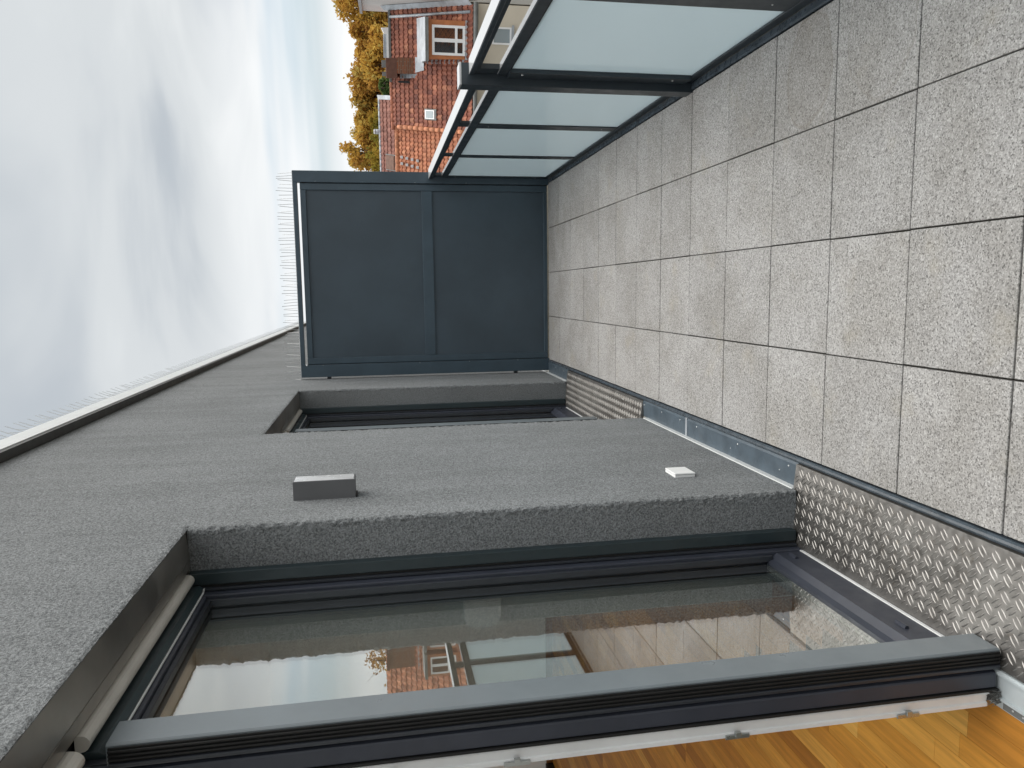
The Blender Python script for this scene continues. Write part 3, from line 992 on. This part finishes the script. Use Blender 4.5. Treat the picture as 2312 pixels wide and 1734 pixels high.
box('foot_angle', 'steel', scr, -0.737, -0.732, PY - 0.030, PY + .03, 0.008, 0.05, bevel=0.0005)

# bird spikes on the screen
sk = thing('bird_spike_strip', 'row of thin pale bird spikes along the top of the dark partition', 'bird spikes', group='bird spike strips')
box('base_strip', 'wire', sk, PXL - 0.02, PXR, PY + 0.008, PY + 0.032, PZT, PZT + 0.005, bevel=0.001)
wm = MB().tube([(0, 0, 0), (0, 0, 1)], 0.0020, 5).build('spike_wire', 'wire').data
bpy.data.objects.remove(bpy.data.objects['spike_wire'])
rs = random.Random(4)
x_ = PXL - 0.018
k = 0
while x_ < PXR - 0.003:
    tl_ = (-1, 1, 0.1, -0.15)[k % 4] * math.radians(24)
    share(wm, 'spike_wire', sk, (x_, PY + 0.02, PZT + 0.004), (tl_ + rs.uniform(-.05, .05), rs.uniform(-.09, .09), 0), (1, 1, 0.128 + rs.uniform(-.012, .012)))
    x_ += 0.0265 + rs.uniform(-.004, .004)
    k += 1
# bird spikes on the coping
s2 = thing('bird_spike_strip', 'long row of bird spikes on the pale roof coping above the facade', 'bird spikes', group='bird spike strips')
box('base_strip', 'wire', s2, -0.76, -0.73, -2.9, 20, ZW + 0.122, ZW + 0.128, bevel=0)
sw = MB()
y_ = 2.0
k = 0
while y_ < 19.5:
    dx = (0.052, -0.05, 0.012)[k % 3] + rs.uniform(-.006, .006)
    dy = rs.uniform(-.02, .02)
    sw.tube([(-0.745, y_, ZW + 0.124), (-0.745 + dx, y_ + dy, ZW + 0.124 + 0.135)], 0.0021, 4, False)
    y_ += 0.026 if k % 9 else 0.05
    k += 1
sw.build('spike_wires', 'wire', s2, kind='stuff')

# ------------------------------------------------------------------ railing
rl = thing('railing', 'anthracite terrace railing with frosted glass panes and flat handrail', 'railing')
RX = 1.000
# posts
PSTS = [(3.605, 3.695)]
MULL = [(5.705, 5.795), (4.655, 4.765), (2.555, 2.672), (1.45, 1.56)]
post = MB()
post.box(0.953, 1.052, 3.605, 3.695, -0.012, 1.135)
po = post.build('post', 'rail_dark', rl, bevel=0.002)
box('post_cap', 'rail_sky_sheen', po, 0.9515, 1.0535, 3.6035, 3.6965, 1.1352, 1.146, bevel=0.002)
# edge profile on the slab
MB().prism_y([(0.966, -0.03), (0.966, 0.004), (0.972, 0.008), (0.999, 0.004), (0.999, -0.03)], -1.0, PY - .02).build('edge_profile', 'edge', rl, bevel=0.001)
box('slab_face', 'grey_wall', rl, 1.03, 1.10, -2.4, 20, -1.2, -0.02, bevel=0)
# rails
segs = [(3.6955, PY - 0.013, 0.985, 1.078), (-1.0, 3.6045, 0.998, 1.098)]
for y0, y1, xi, zt in segs:
    h = MB().prism_y([(xi, zt - 0.002), (xi + 0.003, zt), (1.068, zt), (1.071, zt - 0.003), (1.071, zt - 0.04), (xi + 0.006, zt - 0.04), (xi + 0.006, zt - 0.022), (xi + 0.0015, zt - 0.021), (xi, zt - 0.019)], y0, y1)
    hr = h.build('handrail', 'rail_dark', rl, bevel=0.0008)
    box('handrail_sheen', 'rail_sky_sheen', hr, xi + 0.002, 1.069, y0, y1, zt + 0.0004, zt + 0.0026, bevel=0.001)  # pale sheet with the sky's reflection put into its colour
    mr = MB().prism_y([(RX, 0.922), (RX, 0.964), (RX + 0.003, 0.967), (RX + 0.030, 0.967), (RX + 0.030, 0.922)], y0, y1).build('middle_rail', 'rail_dark', rl, bevel=0.0008)
    box('middle_rail_sheen', 'rail_sky_sheen', mr, RX + 0.003, RX + 0.029, y0, y1, 0.9674, 0.9692, bevel=0.0005)  # same painted sky sheen on the middle rail
    box('bottom_rail', 'rail_dark', rl, RX, RX + 0.03, y0, y1, 0.004, 0.044, bevel=0.002)
    box('groove', 'rubber', mr, RX + 0.006, RX + 0.02, y0, y1, 0.9135, 0.9222, bevel=0)
for a, b_ in MULL:
    mid = (a + b_) / 2
    mo = box('mullion', 'rail_dark', rl, RX + 0.0012, RX + 0.0285, a, b_, 0.0445, 0.9215, bevel=0.002)
    box('stanchion', 'rail_dark', mo, RX + 0.008, RX + 0.022, a + 0.004, b_ - 0.004, 0.9695, 1.06, bevel=0.001)
    for zz in (0.13, 0.85):
        share(SCREW, 'screw', mo, (RX + 0.0005, mid, zz), (0, math.pi / 2, 0), (.9, .9, 1))
ends = [(PY - 0.1, PY - 0.014)]
eo = box('mullion', 'rail_dark', rl, RX + 0.0012, RX + 0.0285, PY - 0.085, PY - 0.0135, 0.0445, 0.9215, bevel=0.002)
box('stanchion', 'rail_dark', eo, RX + 0.008, RX + 0.022, PY - 0.08, PY - 0.0135, 0.9695, 1.04, bevel=0.001)
for zz in (0.13, 0.85):
    share(SCREW, 'screw', eo, (RX + 0.0005, PY - 0.05, zz), (0, math.pi / 2, 0), (.9, .9, 1))
nb_ = box('mullion', 'rail_dark', rl, RX - 0.012, RX + 0.0285, 3.518, 3.604, 0.0445, 0.9215, bevel=0.002)
for zz in (0.13, 0.86):
    share(SCREW_L, 'screw', nb_, (RX - 0.0125, 3.545, zz), (0, math.pi / 2, 0))
box('stanchion', 'rail_dark', nb_, RX + 0.004, RX + 0.026, 3.520, 3.6035, 0.9695, 1.058, bevel=0.001)
for a, b_ in ((5.79, PY - 0.08), (4.76, 5.71), (3.68, 4.66), (2.665, 3.525), (1.555, 2.56), (-0.9, 1.455)):
    MB().box(RX + 0.008, RX + 0.018, a, b_, 0.036, 0.93).build('glass_pane', 'frosted', rl)

# ------------------------------------------------------------------ wall lamp and switch
lp = thing('wall_lamp', 'dark grey box-shaped wall lamp on the stucco between the doors', 'lamp')
MB().box(XW - .01, -0.686, 2.785, 2.868, 1.657, 1.882).build('lamp_body', 'lamp_grey', lp, bevel=0.0015)
box('lamp_face_sheen', 'lamp_face_sheen', lp, -0.6858, -0.6845, 2.788, 2.865, 1.662, 1.877, bevel=0.0005)  # front skin, its brightness towards the sky put into the colour
box('mount_plate', 'black', lp, XW - .006, XW + 0.006, 2.79, 2.863, 1.65, 1.6565, bevel=0)
sb = thing('wall_switch', 'small square white blank switch low on the stucco wall', 'switch')
box('back_box', 'white', sb, XW - 0.008, -0.7475, 2.799, 2.905, 0.309, 0.395, bevel=0.002)
box('joint_gap', 'zinc_dark', sb, -0.7475, -0.7462, 2.802, 2.902, 0.312, 0.392, bevel=0)
box('cover', 'white', sb, -0.7462, -0.7395, 2.7985, 2.9055, 0.3085, 0.3955, bevel=0.002)


# ------------------------------------------------------------------ houses across the courtyard
# the row stands turned by 14.5 degrees; its parts are laid out in the row's own axes
ROW = math.radians(14.5)


def row_world(x, y):
    return x * math.cos(ROW) + y * math.sin(ROW), -x * math.sin(ROW) + y * math.cos(ROW)


def row_thing(name, label, cat, group=None):
    o_ = thing(name, label, cat, group=group)
    o_.rotation_euler = (0, 0, -ROW)
    return o_


def tile_roof(x0, x1, ye, ze, yr, zr, tw=0.205, course=0.31, seed=0, amp=1.0):
    mbx = MB()
    rr = random.Random(seed)
    Ls = math.hypot(yr - ye, zr - ze)
    sy, sz = (yr - ye) / Ls, (zr - ze) / Ls
    ny_, nz_ = -sz, sy
    if yr < ye:
        ny_, nz_ = sz, -sy
    nc = max(1, round(Ls / course))
    nt_ = max(1, round((x1 - x0) / tw))
    tw = (x1 - x0) / nt_
    course = Ls / nc
    hs = [h_ * amp for h_ in (0.0, 0.030, 0.056, 0.030)]
    for c in range(nc):
        s0, s1 = c * course, (c + 1) * course
        for k in range(nt_):
            jit = rr.uniform(-.006, .008)
            tint = min(1, max(0, rr.gauss(0.45, 0.24)))
            if rr.random() < 0.02:
                tint = 1.0
            vs_, fs = [], []
            for q in range(5):
                hq = hs[q % 4]
                xx = x0 + (k + q / 4) * tw
                for s_, lift in ((s0, 0.040 + jit), (s1, 0.0)):
                    h_ = hq + lift
                    vs_.append((xx, ye + sy * s_ + ny_ * h_, ze + sz * s_ + nz_ * h_))
                vs_.append((xx, ye + sy * s0 + ny_ * (hq - 0.012), ze + sz * s0 + nz_ * (hq - 0.012)))
            for q in range(4):
                a0 = q * 3
                fs.append((a0, a0 + 3, a0 + 4, a0 + 1))
                fs.append((a0 + 2, a0 + 5, a0 + 3, a0))
            mbx.add(vs_, fs, tint)
    return mbx


def ridge_row(mbx, p0, p1, r=0.11, step=0.36):
    p0, p1 = Vector(p0), Vector(p1)
    n_ = max(1, int((p1 - p0).length / step))
    for k in range(n_):
        a_, b2 = p0.lerp(p1, k / n_), p0.lerp(p1, (k + 1.06) / n_)
        mbx.tube([a_, b2], [r * 1.06, r * 0.92], 8)


def gable_body(mbx, x0, x1, ye, ze, yr, zr, zb_):
    yb = 2 * yr - ye
    prof = [(ye + .25, zb_), (ye + .25, ze), (yr, zr - 0.22), (yb - .25, ze), (yb - .25, zb_)]
    n = len(prof)
    vs_ = [(x0, a_, c_) for a_, c_ in prof] + [(x1, a_, c_) for a_, c_ in prof]
    fs = [(i, (i + 1) % n, n + (i + 1) % n, n + i) for i in range(n)] + [tuple(range(n)), tuple(range(n, 2 * n))[::-1]]
    mbx.add(vs_, fs)


def far_window(parent, x0, x1, y, z0, z1, pane='far_pane', cols=2, split=0.0, fw=0.07, sill=None, mw=.055):
    w_ = MB()
    w_.box(x0, x0 + fw, y, y + .08, z0, z1)
    w_.box(x1 - fw, x1, y, y + .08, z0, z1)
    w_.box(x0 + fw, x1 - fw, y, y + .08, z1 - fw, z1)
    w_.box(x0 + fw, x1 - fw, y, y + .08, z0, z0 + fw)
    xs = [x0 + fw + (x1 - x0 - 2 * fw) * i / cols for i in range(cols + 1)]
    for xx in xs[1:-1]:
        w_.box(xx - mw, xx + mw, y - .004, y + .08, z0 + fw, z1 - fw)
    zsp = None
    if split:
        zsp = z0 + (z1 - z0) * split
        for i in range(cols):
            w_.box(xs[i] + (mw if i else 0), xs[i + 1] - (mw if i < cols - 1 else 0), y - .002, y + .08, zsp - .05, zsp + .05)
    wf = w_.build('window', 'win_white', parent)
    zz = [(z0 + fw, z1 - fw)] if not zsp else [(z0 + fw, zsp), (zsp, z1 - fw)]
    for i in range(cols):
        for a_, c_ in zz:
            MB().box(xs[i], xs[i + 1], y + .05, y + .06, a_, c_).build('pane', pane, wf)
    if sill:
        MB().box(x0 - .08, x1 + .08, y - .10, y + .04, z0 - .09, z0 - .01).build('sill', sill, wf)
    return wf


def slope_fn(ye, ze, yr, zr):
    return lambda y: ze + (zr - ze) * (y - ye) / (yr - ye)


def roof_window(parent, x0, x1, y0, y1, zf, lift=0.13, frame='win_white', pane='far_pane_pale', name='roof_window'):
    z0, z1 = zf(y0), zf(y1)

    def q8(xa, xb, ya, yb, l0, l1):
        za, zb_ = zf(ya), zf(yb)
        return [(xa, ya - l0 * .6, za + l0 * .75), (xb, ya - l0 * .6, za + l0 * .75), (xb, yb - l0 * .6, zb_ + l0 * .75), (xa, yb - l0 * .6, zb_ + l0 * .75),
                (xa, ya - l1 * .6, za + l1 * .75), (xb, ya - l1 * .6, za + l1 * .75), (xb, yb - l1 * .6, zb_ + l1 * .75), (xa, yb - l1 * .6, zb_ + l1 * .75)]
    F8 = [(0, 3, 2, 1), (4, 5, 6, 7), (0, 1, 5, 4), (1, 2, 6, 5), (2, 3, 7, 6), (3, 0, 4, 7)]
    r_ = MB().add(q8(x0, x1, y0, y1, 0, lift), F8).build(name, frame, parent)
    MB().add(q8(x0 - .05, x1 + .05, y0 - .07, y1 + .05, 0, lift * .7), F8).build('flashing_collar', 'zinc_dark', r_)
    MB().add(q8(x0 + .035, x1 - .035, y0 + .05, y1 - .06, lift, lift + .012), F8).build('pane', pane, r_)
    return r_


# --- house with the dormer (right part of the view)
YE, ZE, YR = 33.95, -2.56, 38.0
ha = row_thing('tiled_house', 'cream house with dark red tiled roof, dormer window and brick chimney', 'house')
ZRA = 0.60
SA = slope_fn(YE - .15, ZE - .12, YR, ZRA)
b_ = MB()
gable_body(b_, -1.60, 3.30, YE, ZE, YR, ZRA, -12)
b_.build('wall', 'cream', ha)
ra = tile_roof(-1.72, 3.22, YE - .15, ZE - .12, YR, ZRA, seed=1).build('roof', 'tile_dark', ha, tint=True, kind='stuff', fix=False)
tile_roof(-1.72, 3.22, 2 * YR - YE + .15, ZE - .12, YR, ZRA, tw=0.41, course=0.62, seed=2).build('roof', 'tile_dark', ha, tint=True, kind='stuff', fix=False)
rr_ = MB()
ridge_row(rr_, (-1.9, YR, ZRA - .02), (0.35, YR, ZRA + .0))
rr_.build('ridge_tiles', 'ridge_tile', ra, smooth=True)
box('ridge_board', 'zinc_dark', ra, 0.2, 3.2, YR - .12, YR + .12, ZRA + .0, ZRA + .10, bevel=0)
rr_ = MB()
ridge_row(rr_, (-1.74, YE - .1, SA(YE - .1) + .04), (-1.74, YR - .4, SA(YR - .4) + .06), r=0.105)
rr_.build('hip_tiles', 'hip_tile', ra, smooth=True)
MB().tube([(-1.8, YE - .28, ZE - .20), (3.3, YE - .28, ZE - .17)], 0.085, 8).build('gutter', 'zinc_dark', ha, smooth=True)
box('fascia', 'zinc_dark', ha, -1.8, 3.3, YE - .16, YE + .249, ZE - .30, ZE - .14, bevel=0)
# lead verge and pipe on the right-hand slope edge
y0_, y1_ = YE - .1, YR + .3
vf = MB()
vf.add([(3.20, y0_, SA(y0_) + .03), (3.40, y0_, SA(y0_) + .20), (3.40, y1_, SA(y1_) + .20), (3.20, y1_, SA(y1_) + .03),
        (3.40, y0_, SA(y0_) - .3), (3.40, y1_, SA(y1_) - .3)], [(0, 1, 2, 3), (1, 4, 5, 2)])
vf.build('verge_sheet', 'zinc', ha)
MB().tube([(2.95, YE - .1, SA(YE - .1) + .10), (2.93, YR - .1, SA(YR - .1) + .10)], 0.06, 8).build('roof_pipe', 'zinc', ha, smooth=True)
# dormer
DX0, DX1, DY = 1.16, 2.62, 34.15
dr = MB().box(DX0, DX1, DY, DY + 3.0, -2.45, -0.84).build('dormer', 'dormer_wood', ha)
MB().prism_y([(DX0 - .12, -0.839), (DX1 + .08, -0.839), (DX1 + .08, -0.70), (DX0 - .12, -0.70)], DY - .18, DY + 2.4).build('dormer_roof', 'zinc_dark', dr)
MB().add([(DX0 - .12, DY - .19, -.70), (DX1 + .08, DY - .19, -.70), (DX1 + .14, DY + 1.6, -.46), (DX0 - .12, DY + 1.6, -.46)], [(0, 1, 2, 3)]).build('dormer_roof_sheet', 'zinc', dr)
far_window(dr, DX0 + .13, DX1 - .19, DY - .05, -2.36, -0.99, cols=2, split=0.27, fw=0.10, mw=.07)
MB().box(DX0 - .02, DX1 + .02, DY - .12, DY - .001, -2.47, -2.37).build('dormer_sill', 'zinc', dr)
ck = MB()
for k in range(10):
    yy_ = DY + 0.02 + k * .22
    ck.box(DX0 - .17, DX0 - .002, yy_, yy_ + .14, SA(yy_) + .03, SA(yy_) + .13)
ck.build('lead_soaker', 'zinc', dr)
# chimney
ch = MB().box(0.56, 1.22, 36.70, 37.5, -0.75, 0.385).build('chimney', 'brick', ha)
MB().box(0.36, 1.19, 36.72, 37.7, 0.386, 0.87).build('chimney_head', 'chimney_cap', ch)
MB().box(0.44, 0.62, 37.0, 37.3, 0.871, 1.04).build('chimney_pot', 'zinc_dark', ch)
MB().box(0.80, 1.10, 37.0, 37.3, 0.871, 1.05).build('chimney_pot', 'zinc_dark', ch)
cfm = MB()
cfm.box(0.50, 1.26, 36.56, 36.699, SA(36.6) + .0, -0.43)
cfm.add([(0.62, 36.55, SA(36.55) + .12), (1.26, 36.55, SA(36.55) + .12), (1.22, 36.10, SA(36.1) + .12), (0.72, 36.10, SA(36.1) + .12)], [(0, 1, 2, 3)])
for k in range(5):
    yy_ = 36.6 + k * .17
    cfm.box(0.40 - k * .01, 0.559, yy_, yy_ + .14, SA(yy_) + .02, SA(yy_) + .20)
cfm.build('lead_apron', 'zinc', ch)
MB().prism_y([(0.18, -0.20), (0.26, -0.16), (0.27, 0.28), (0.22, 0.38), (0.17, 0.30)], 36.9, 37.1).build('vent_cowl', 'black', ha)
# white skylight box on the ridge
rv = MB().box(1.24, 2.22, 38.0, 38.5, ZRA + .101, 0.93).build('ridge_skylight', 'zinc', ha)
MB().box(1.23, 2.23, 37.96, 37.999, ZRA + .101, 0.80).build('skylight_front', 'win_white', rv)
MB().prism_y([(2.16, 0.64), (2.50, 0.64), (2.47, 1.02), (2.24, .90)], 37.9, 38.4).build('skylight_end', 'win_white', rv)
roof_window(ra, -1.29, -0.92, 35.62, 36.10, SA)
# window in the cream facade under the eaves
far_window(ha, 1.79, 2.46, YE + .19, -4.32, -3.50, pane='far_pane_pale', cols=1, fw=.07, sill='zinc')
far_window(ha, -0.6, 0.1, YE + .19, -4.32, -3.50, pane='far_pane_pale', cols=1, fw=.07, sill='zinc')

# --- left neighbour; its better-lit slope is put into brighter orange tiles
hb = row_thing('tiled_house', 'house with brighter orange tiled roof and two rows of small vents', 'house')
ZRB = 0.36
SB = slope_fn(YE - .15, ZE - .12, YR, ZRB)
b_ = MB()
gable_body(b_, -10.0, -1.62, YE, ZE, YR, ZRB, -12)
b_.build('wall', 'cream', hb)
rb_ = tile_roof(-5.6, -1.80, YE - .15, ZE - .12, YR, ZRB, seed=5).build('roof', 'tile_bright', hb, tint=True, kind='stuff', fix=False)
tile_roof(-10, -5.6, YE - .15, ZE - .12, YR, ZRB, tw=0.41, course=0.62, seed=6).build('roof', 'tile_bright', hb, tint=True, kind='stuff', fix=False)
tile_roof(-10, -1.8, 2 * YR - YE + .15, ZE - .12, YR, ZRB, tw=0.41, course=0.62, seed=7).build('roof', 'tile_bright', hb, tint=True, kind='stuff', fix=False)
rr_ = MB()
ridge_row(rr_, (-10, YR, ZRB + .04), (-1.6, YR, ZRB + .04), r=0.13)
rr_.build('ridge_tiles', 'hip_tile', rb_, smooth=True)
vmesh = MB().prism_y([(-.06, 0), (.06, 0), (.05, .11), (-.05, .11)], -.10, .07).build('roof_vent', 'vent_white').data
bpy.data.objects.remove([o_ for o_ in bpy.data.objects if o_.data == vmesh][0])
for r_ in range(2):
    for k in range(4):
        yv = 37.63 - k * 0.32
        share(vmesh, 'roof_vent', rb_, (-3.11 - r_ * 0.30 - k * 0.025, yv, SB(yv) + .09))
MB().prism_y([(-1.86, -0.26), (-1.62, -0.26), (-1.62, 0.10), (-1.66, 0.16), (-1.86, 0.10)], 37.45, 37.8).build('vent_hood', 'vent_white', hb)
MB().tube([(-1.74, 37.44, -.08), (-1.74, 37.42, -.08)], 0.07, 8).build('hood_mouth', 'zinc_dark', hb)

# --- brown roof further back
hc = row_thing('brown_roofed_house', 'low brown tiled roof standing behind the orange roof ridge', 'house')
b_ = MB()
gable_body(b_, -12, -0.62, 41.5, -0.9, 44.5, 1.10, -12)
b_.build('wall', 'grey_wall', hc)
SC = slope_fn(41.4, -1.0, 44.5, 1.14)
rc_ = tile_roof(-6.6, -0.60, 41.4, -1.0, 44.5, 1.14, tw=0.25, course=0.34, seed=9, amp=.8).build('roof', 'tile_brown', hc, tint=True, kind='stuff', fix=False)
tile_roof(-12, -6.6, 41.4, -1.0, 44.5, 1.14, tw=0.5, course=0.7, seed=10).build('roof', 'tile_brown', hc, tint=True, kind='stuff', fix=False)
vf = MB()
vf.add([(-.66, 41.4, -.88), (-.44, 41.4, -.84), (-.44, 44.5, 1.26), (-.66, 44.5, 1.22), (-.44, 41.4, -1.3), (-.44, 44.5, .9)], [(0, 1, 2, 3), (1, 4, 5, 2)])
vf.build('verge_sheet', 'zinc', rc_)
rr_ = MB()
ridge_row(rr_, (-12, 44.5, 1.14), (-.5, 44.5, 1.14), r=0.08)
rr_.build('ridge_tiles', 'zinc', rc_, smooth=True)
roof_window(rc_, -4.28, -3.52, 43.30, 43.95, SC, lift=.18, frame='hatch', pane='hatch', name='roof_hatch')
MB().tube([(-2.35, 44.6, 1.1), (-2.35, 44.6, 1.42)], 0.13, 8).build('vent_pipe', 'zinc', rc_, smooth=True)
MB().tube([(-2.35, 44.6, 1.42), (-2.35, 44.6, 1.50)], [0.15, 0.10], 8).build('vent_cap', 'vent_white', rc_, smooth=True)

# --- pale house to the right
hd = row_thing('pale_house', 'pale rendered house with grey trim at the right edge of the roofs', 'house')
MB().box(3.42, 4.25, 34.9, 41.5, -12, 1.85).build('wall', 'cream2', hd)
MB().box(3.30, 4.30, 34.7, 41.7, 1.851, 1.98).build('roof', 'zinc', hd)
for z_ in (1.2, 0.45, -.4, -1.3, -2.3):
    MB().box(3.44, 4.22, 34.87, 34.899, z_, z_ + .05).build('cladding_joint', 'zinc_dark', hd)

# --- row continuing to the right: seen in the door glass
he = row_thing('tiled_house', 'red roofed house with brick chimney and paired dormer windows past the pale house', 'house')
b_ = MB()
gable_body(b_, 4.32, 15.0, YE, -1.6, YR, 1.75, -12)
b_.build('wall', 'cream', he)
SE_ = slope_fn(YE - .15, -1.72, YR, 1.75)
tile_roof(4.3, 15.0, YE - .15, -1.72, YR, 1.75, tw=.26, course=.36, seed=15).build('roof', 'tile_bright', he, tint=True, kind='stuff', fix=False)
tile_roof(4.3, 15.0, 2 * YR - YE + .15, -1.72, YR, 1.75, tw=0.5, course=0.7, seed=16).build('roof', 'tile_bright', he, tint=True, kind='stuff', fix=False)
for dx0 in (4.42, 5.56, 9.2):
    dd = MB().box(dx0, dx0 + .92, DY - .1, DY + 2.6, -1.5, -0.02).build('dormer', 'dormer_wood', he)
    MB().prism_y([(dx0 - .06, -.019), (dx0 + .98, -.019), (dx0 + .98, .1), (dx0 - .06, .1)], DY - .3, DY + 2.6).build('dormer_roof', 'zinc_dark', dd)
    far_window(dd, dx0 + .10, dx0 + .82, DY - .15, -1.3, -.17, cols=2, split=0.3, fw=.07)
for cx_ in (5.62, 11.0):
    c_ = MB().box(cx_, cx_ + .88, 36.3, 37.2, -.2, 1.6).build('chimney', 'brick', he)
    MB().box(cx_ - .06, cx_ + .94, 36.24, 37.26, 1.601, 1.74).build('chimney_head', 'chimney_cap', c_)
    MB().box(cx_ - .1, cx_ + .98, 36.1, 36.299, .0, .30).build('lead_apron', 'zinc', c_)


# ------------------------------------------------------------------ autumn trees behind the roofs
def tree(name, label, x, y, top, rx, mat, seed, n_leaf=9000, leaf=0.15, zbase=-12.0, rz=None, cat='tree', group='autumn trees behind the roofs', nb=34, thin=-0.25):
    rr = random.Random(seed)
    wx, wy = row_world(x, y)
    root = thing(name, label, cat, (wx, wy, zbase), group)
    rz = rz or rx * 1.05
    zc = top - rz - zbase
    tr_ = MB()
    pts = [(0, 0, 0)]
    for k in range(1, 6):
        pts.append((rr.uniform(-.15, .15) * k * .5, rr.uniform(-.15, .15) * k * .5, zc * k / 5))
    tr_.tube(pts, [0.34, .30, .26, .22, .18, .12], 8)
    blobs = []
    for k in range(nb):
        a_ = rr.uniform(0, 2 * math.pi)
        el = math.asin(rr.uniform(-0.85, 1.0))
        q = rr.uniform(0.35, 0.92)
        c_ = Vector((math.cos(a_) * math.cos(el) * rx * q, math.sin(a_) * math.cos(el) * rx * q, math.sin(el) * rz * q))
        rad = rr.uniform(0.26, 0.44) * rx * (1.15 - 0.5 * q)
        blobs.append((c_, rad))
        st_ = Vector((0, 0, zc - rz * rr.uniform(.3, .8)))
        tip = Vector((0, 0, zc)) + c_ * 1.06
        mid_ = st_.lerp(tip, .55) + Vector((rr.uniform(-.3, .3), rr.uniform(-.3, .3), rr.uniform(-.1, .5)))
        tr_.tube([st_, mid_, tip], [.075, .045, .015], 5, False)
        for _ in range(3):
            e_ = tip + Vector((rr.gauss(0, .5), rr.gauss(0, .5), rr.gauss(.25, .4))) * rad * 1.2
            tr_.tube([mid_.lerp(tip, rr.uniform(.4, 1)), e_], [.022, .008], 4, False)
    tr_.build('trunk', 'bark', root)
    lv = MB()
    for k in range(n_leaf):
        c_, rad = rr.choice(blobs)
        d = Vector((rr.gauss(0, 1), rr.gauss(0, 1), rr.gauss(0, 1))).normalized() * rad * (rr.random() ** 0.45) * rr.choice((1.0, 1.1, 1.3))
        q = Vector((0, 0, zc)) + c_ + d
        if noise.noise((q + Vector((seed * 7.1, 0, 0))) * 1.1) < thin and rr.random() < .85:
            continue
        n_ = Vector((rr.gauss(0, 1), rr.gauss(0, 1), rr.gauss(0.4, 1))).normalized()
        a_ = n_.orthogonal().normalized()
        a_.rotate(Matrix.Rotation(rr.uniform(0, 6.28), 3, n_))
        b2 = n_.cross(a_)
        s_ = leaf * rr.uniform(.6, 1.25)
        cl_ = noise.noise((q + Vector((0, seed * 3.3, 0))) * 0.7)
        tint = min(1, max(0, 0.5 + cl_ * 0.7 + rr.gauss(0, .18)))
        lv.add([q - a_ * s_, q + b2 * s_ * .55, q + a_ * s_, q - b2 * s_ * .55], [(0, 1, 2, 3)], tint)
    lv.build('crown', mat, root, tint=True, kind='stuff', fix=False)
    return root


tree('maple_tree', 'tall golden tree above the roofs at the right-hand edge of the view', 5.4, 57, 3.9, 2.6, 'leaf_gold', 1)
tree('maple_tree', 'golden tree above the white ridge skylight of the dormer house', 3.7, 56, 3.1, 1.7, 'leaf_gold', 6)
tree('maple_tree', 'rust and gold tree directly behind the brick chimney', 1.05, 56, 3.45, 1.9, 'leaf_rust', 2)
tree('maple_tree', 'loose yellow tree between the chimney and the brown roof', -0.9, 58, 2.95, 1.6, 'leaf_rust', 3)
tree('maple_tree', 'yellow tree above the round vent pipe of the brown roof', -2.75, 58, 3.2, 1.5, 'leaf_gold', 14, n_leaf=7000)
tree('maple_tree', 'open crowned golden tree beside the dark partition, twigs showing', -4.7, 57, 3.65, 1.7, 'leaf_gold', 4, n_leaf=4200, thin=-.05)
tree('maple_tree', 'golden tree mostly hidden behind the dark partition', -7.6, 58, 3.2, 2.2, 'leaf_gold', 5, n_leaf=4500)
tree('maple_tree', 'rust coloured tree past the right edge behind the red roofs', 10.4, 58, 3.1, 2.6, 'leaf_rust', 7, n_leaf=5000)
tree('maple_tree', 'golden tree farthest right behind the red roofs', 15.5, 58, 3.0, 2.8, 'leaf_gold', 8, n_leaf=5000)
tree('olive_tree', 'dull olive green tree low beside the dark partition behind the brown roof', -4.6, 52, 2.0, 1.9, 'leaf_olive', 9, rz=1.7)
tree('olive_tree', 'olive green tree low behind the middle of the brown roof', -1.9, 53, 1.7, 1.8, 'leaf_olive', 10, rz=1.7)
tree('olive_tree', 'olive and gold tree low behind the chimney of the dormer house', 1.8, 53, 1.9, 2.1, 'leaf_gold', 11, rz=1.9)
tree('conifer_bush', 'bright green bush just above the ridge beside the brick chimney', -.05, 45.4, 1.12, 0.62, 'leaf_green', 12, n_leaf=4000, leaf=0.07, cat='bush', group='bushes behind the ridge', thin=-.6)

# ------------------------------------------------------------------ put each thing's origin at its base
bpy.context.view_layer.update()


def descend(o_):
    for c_ in o_.children:
        yield c_
        yield from descend(c_)


for ob in [q for q in bpy.data.objects if q.type == 'EMPTY' and q.parent is None and q.location.length < 1e-6]:
    lo, hi = Vector((1e9,) * 3), Vector((-1e9,) * 3)
    for d_ in descend(ob):
        if d_.type == 'MESH':
            for c_ in d_.bound_box:
                wv = d_.matrix_world @ Vector(c_)
                lo = Vector(map(min, lo, wv))
                hi = Vector(map(max, hi, wv))
    base = Vector(((lo.x + hi.x) / 2, (lo.y + hi.y) / 2, lo.z))
    old = ob.matrix_world.copy()
    new = Matrix.Translation(base) @ ob.rotation_euler.to_matrix().to_4x4()
    fixm = new.inverted() @ old
    for c_ in ob.children:
        c_.matrix_parent_inverse = fixm @ c_.matrix_parent_inverse
    ob.location = base
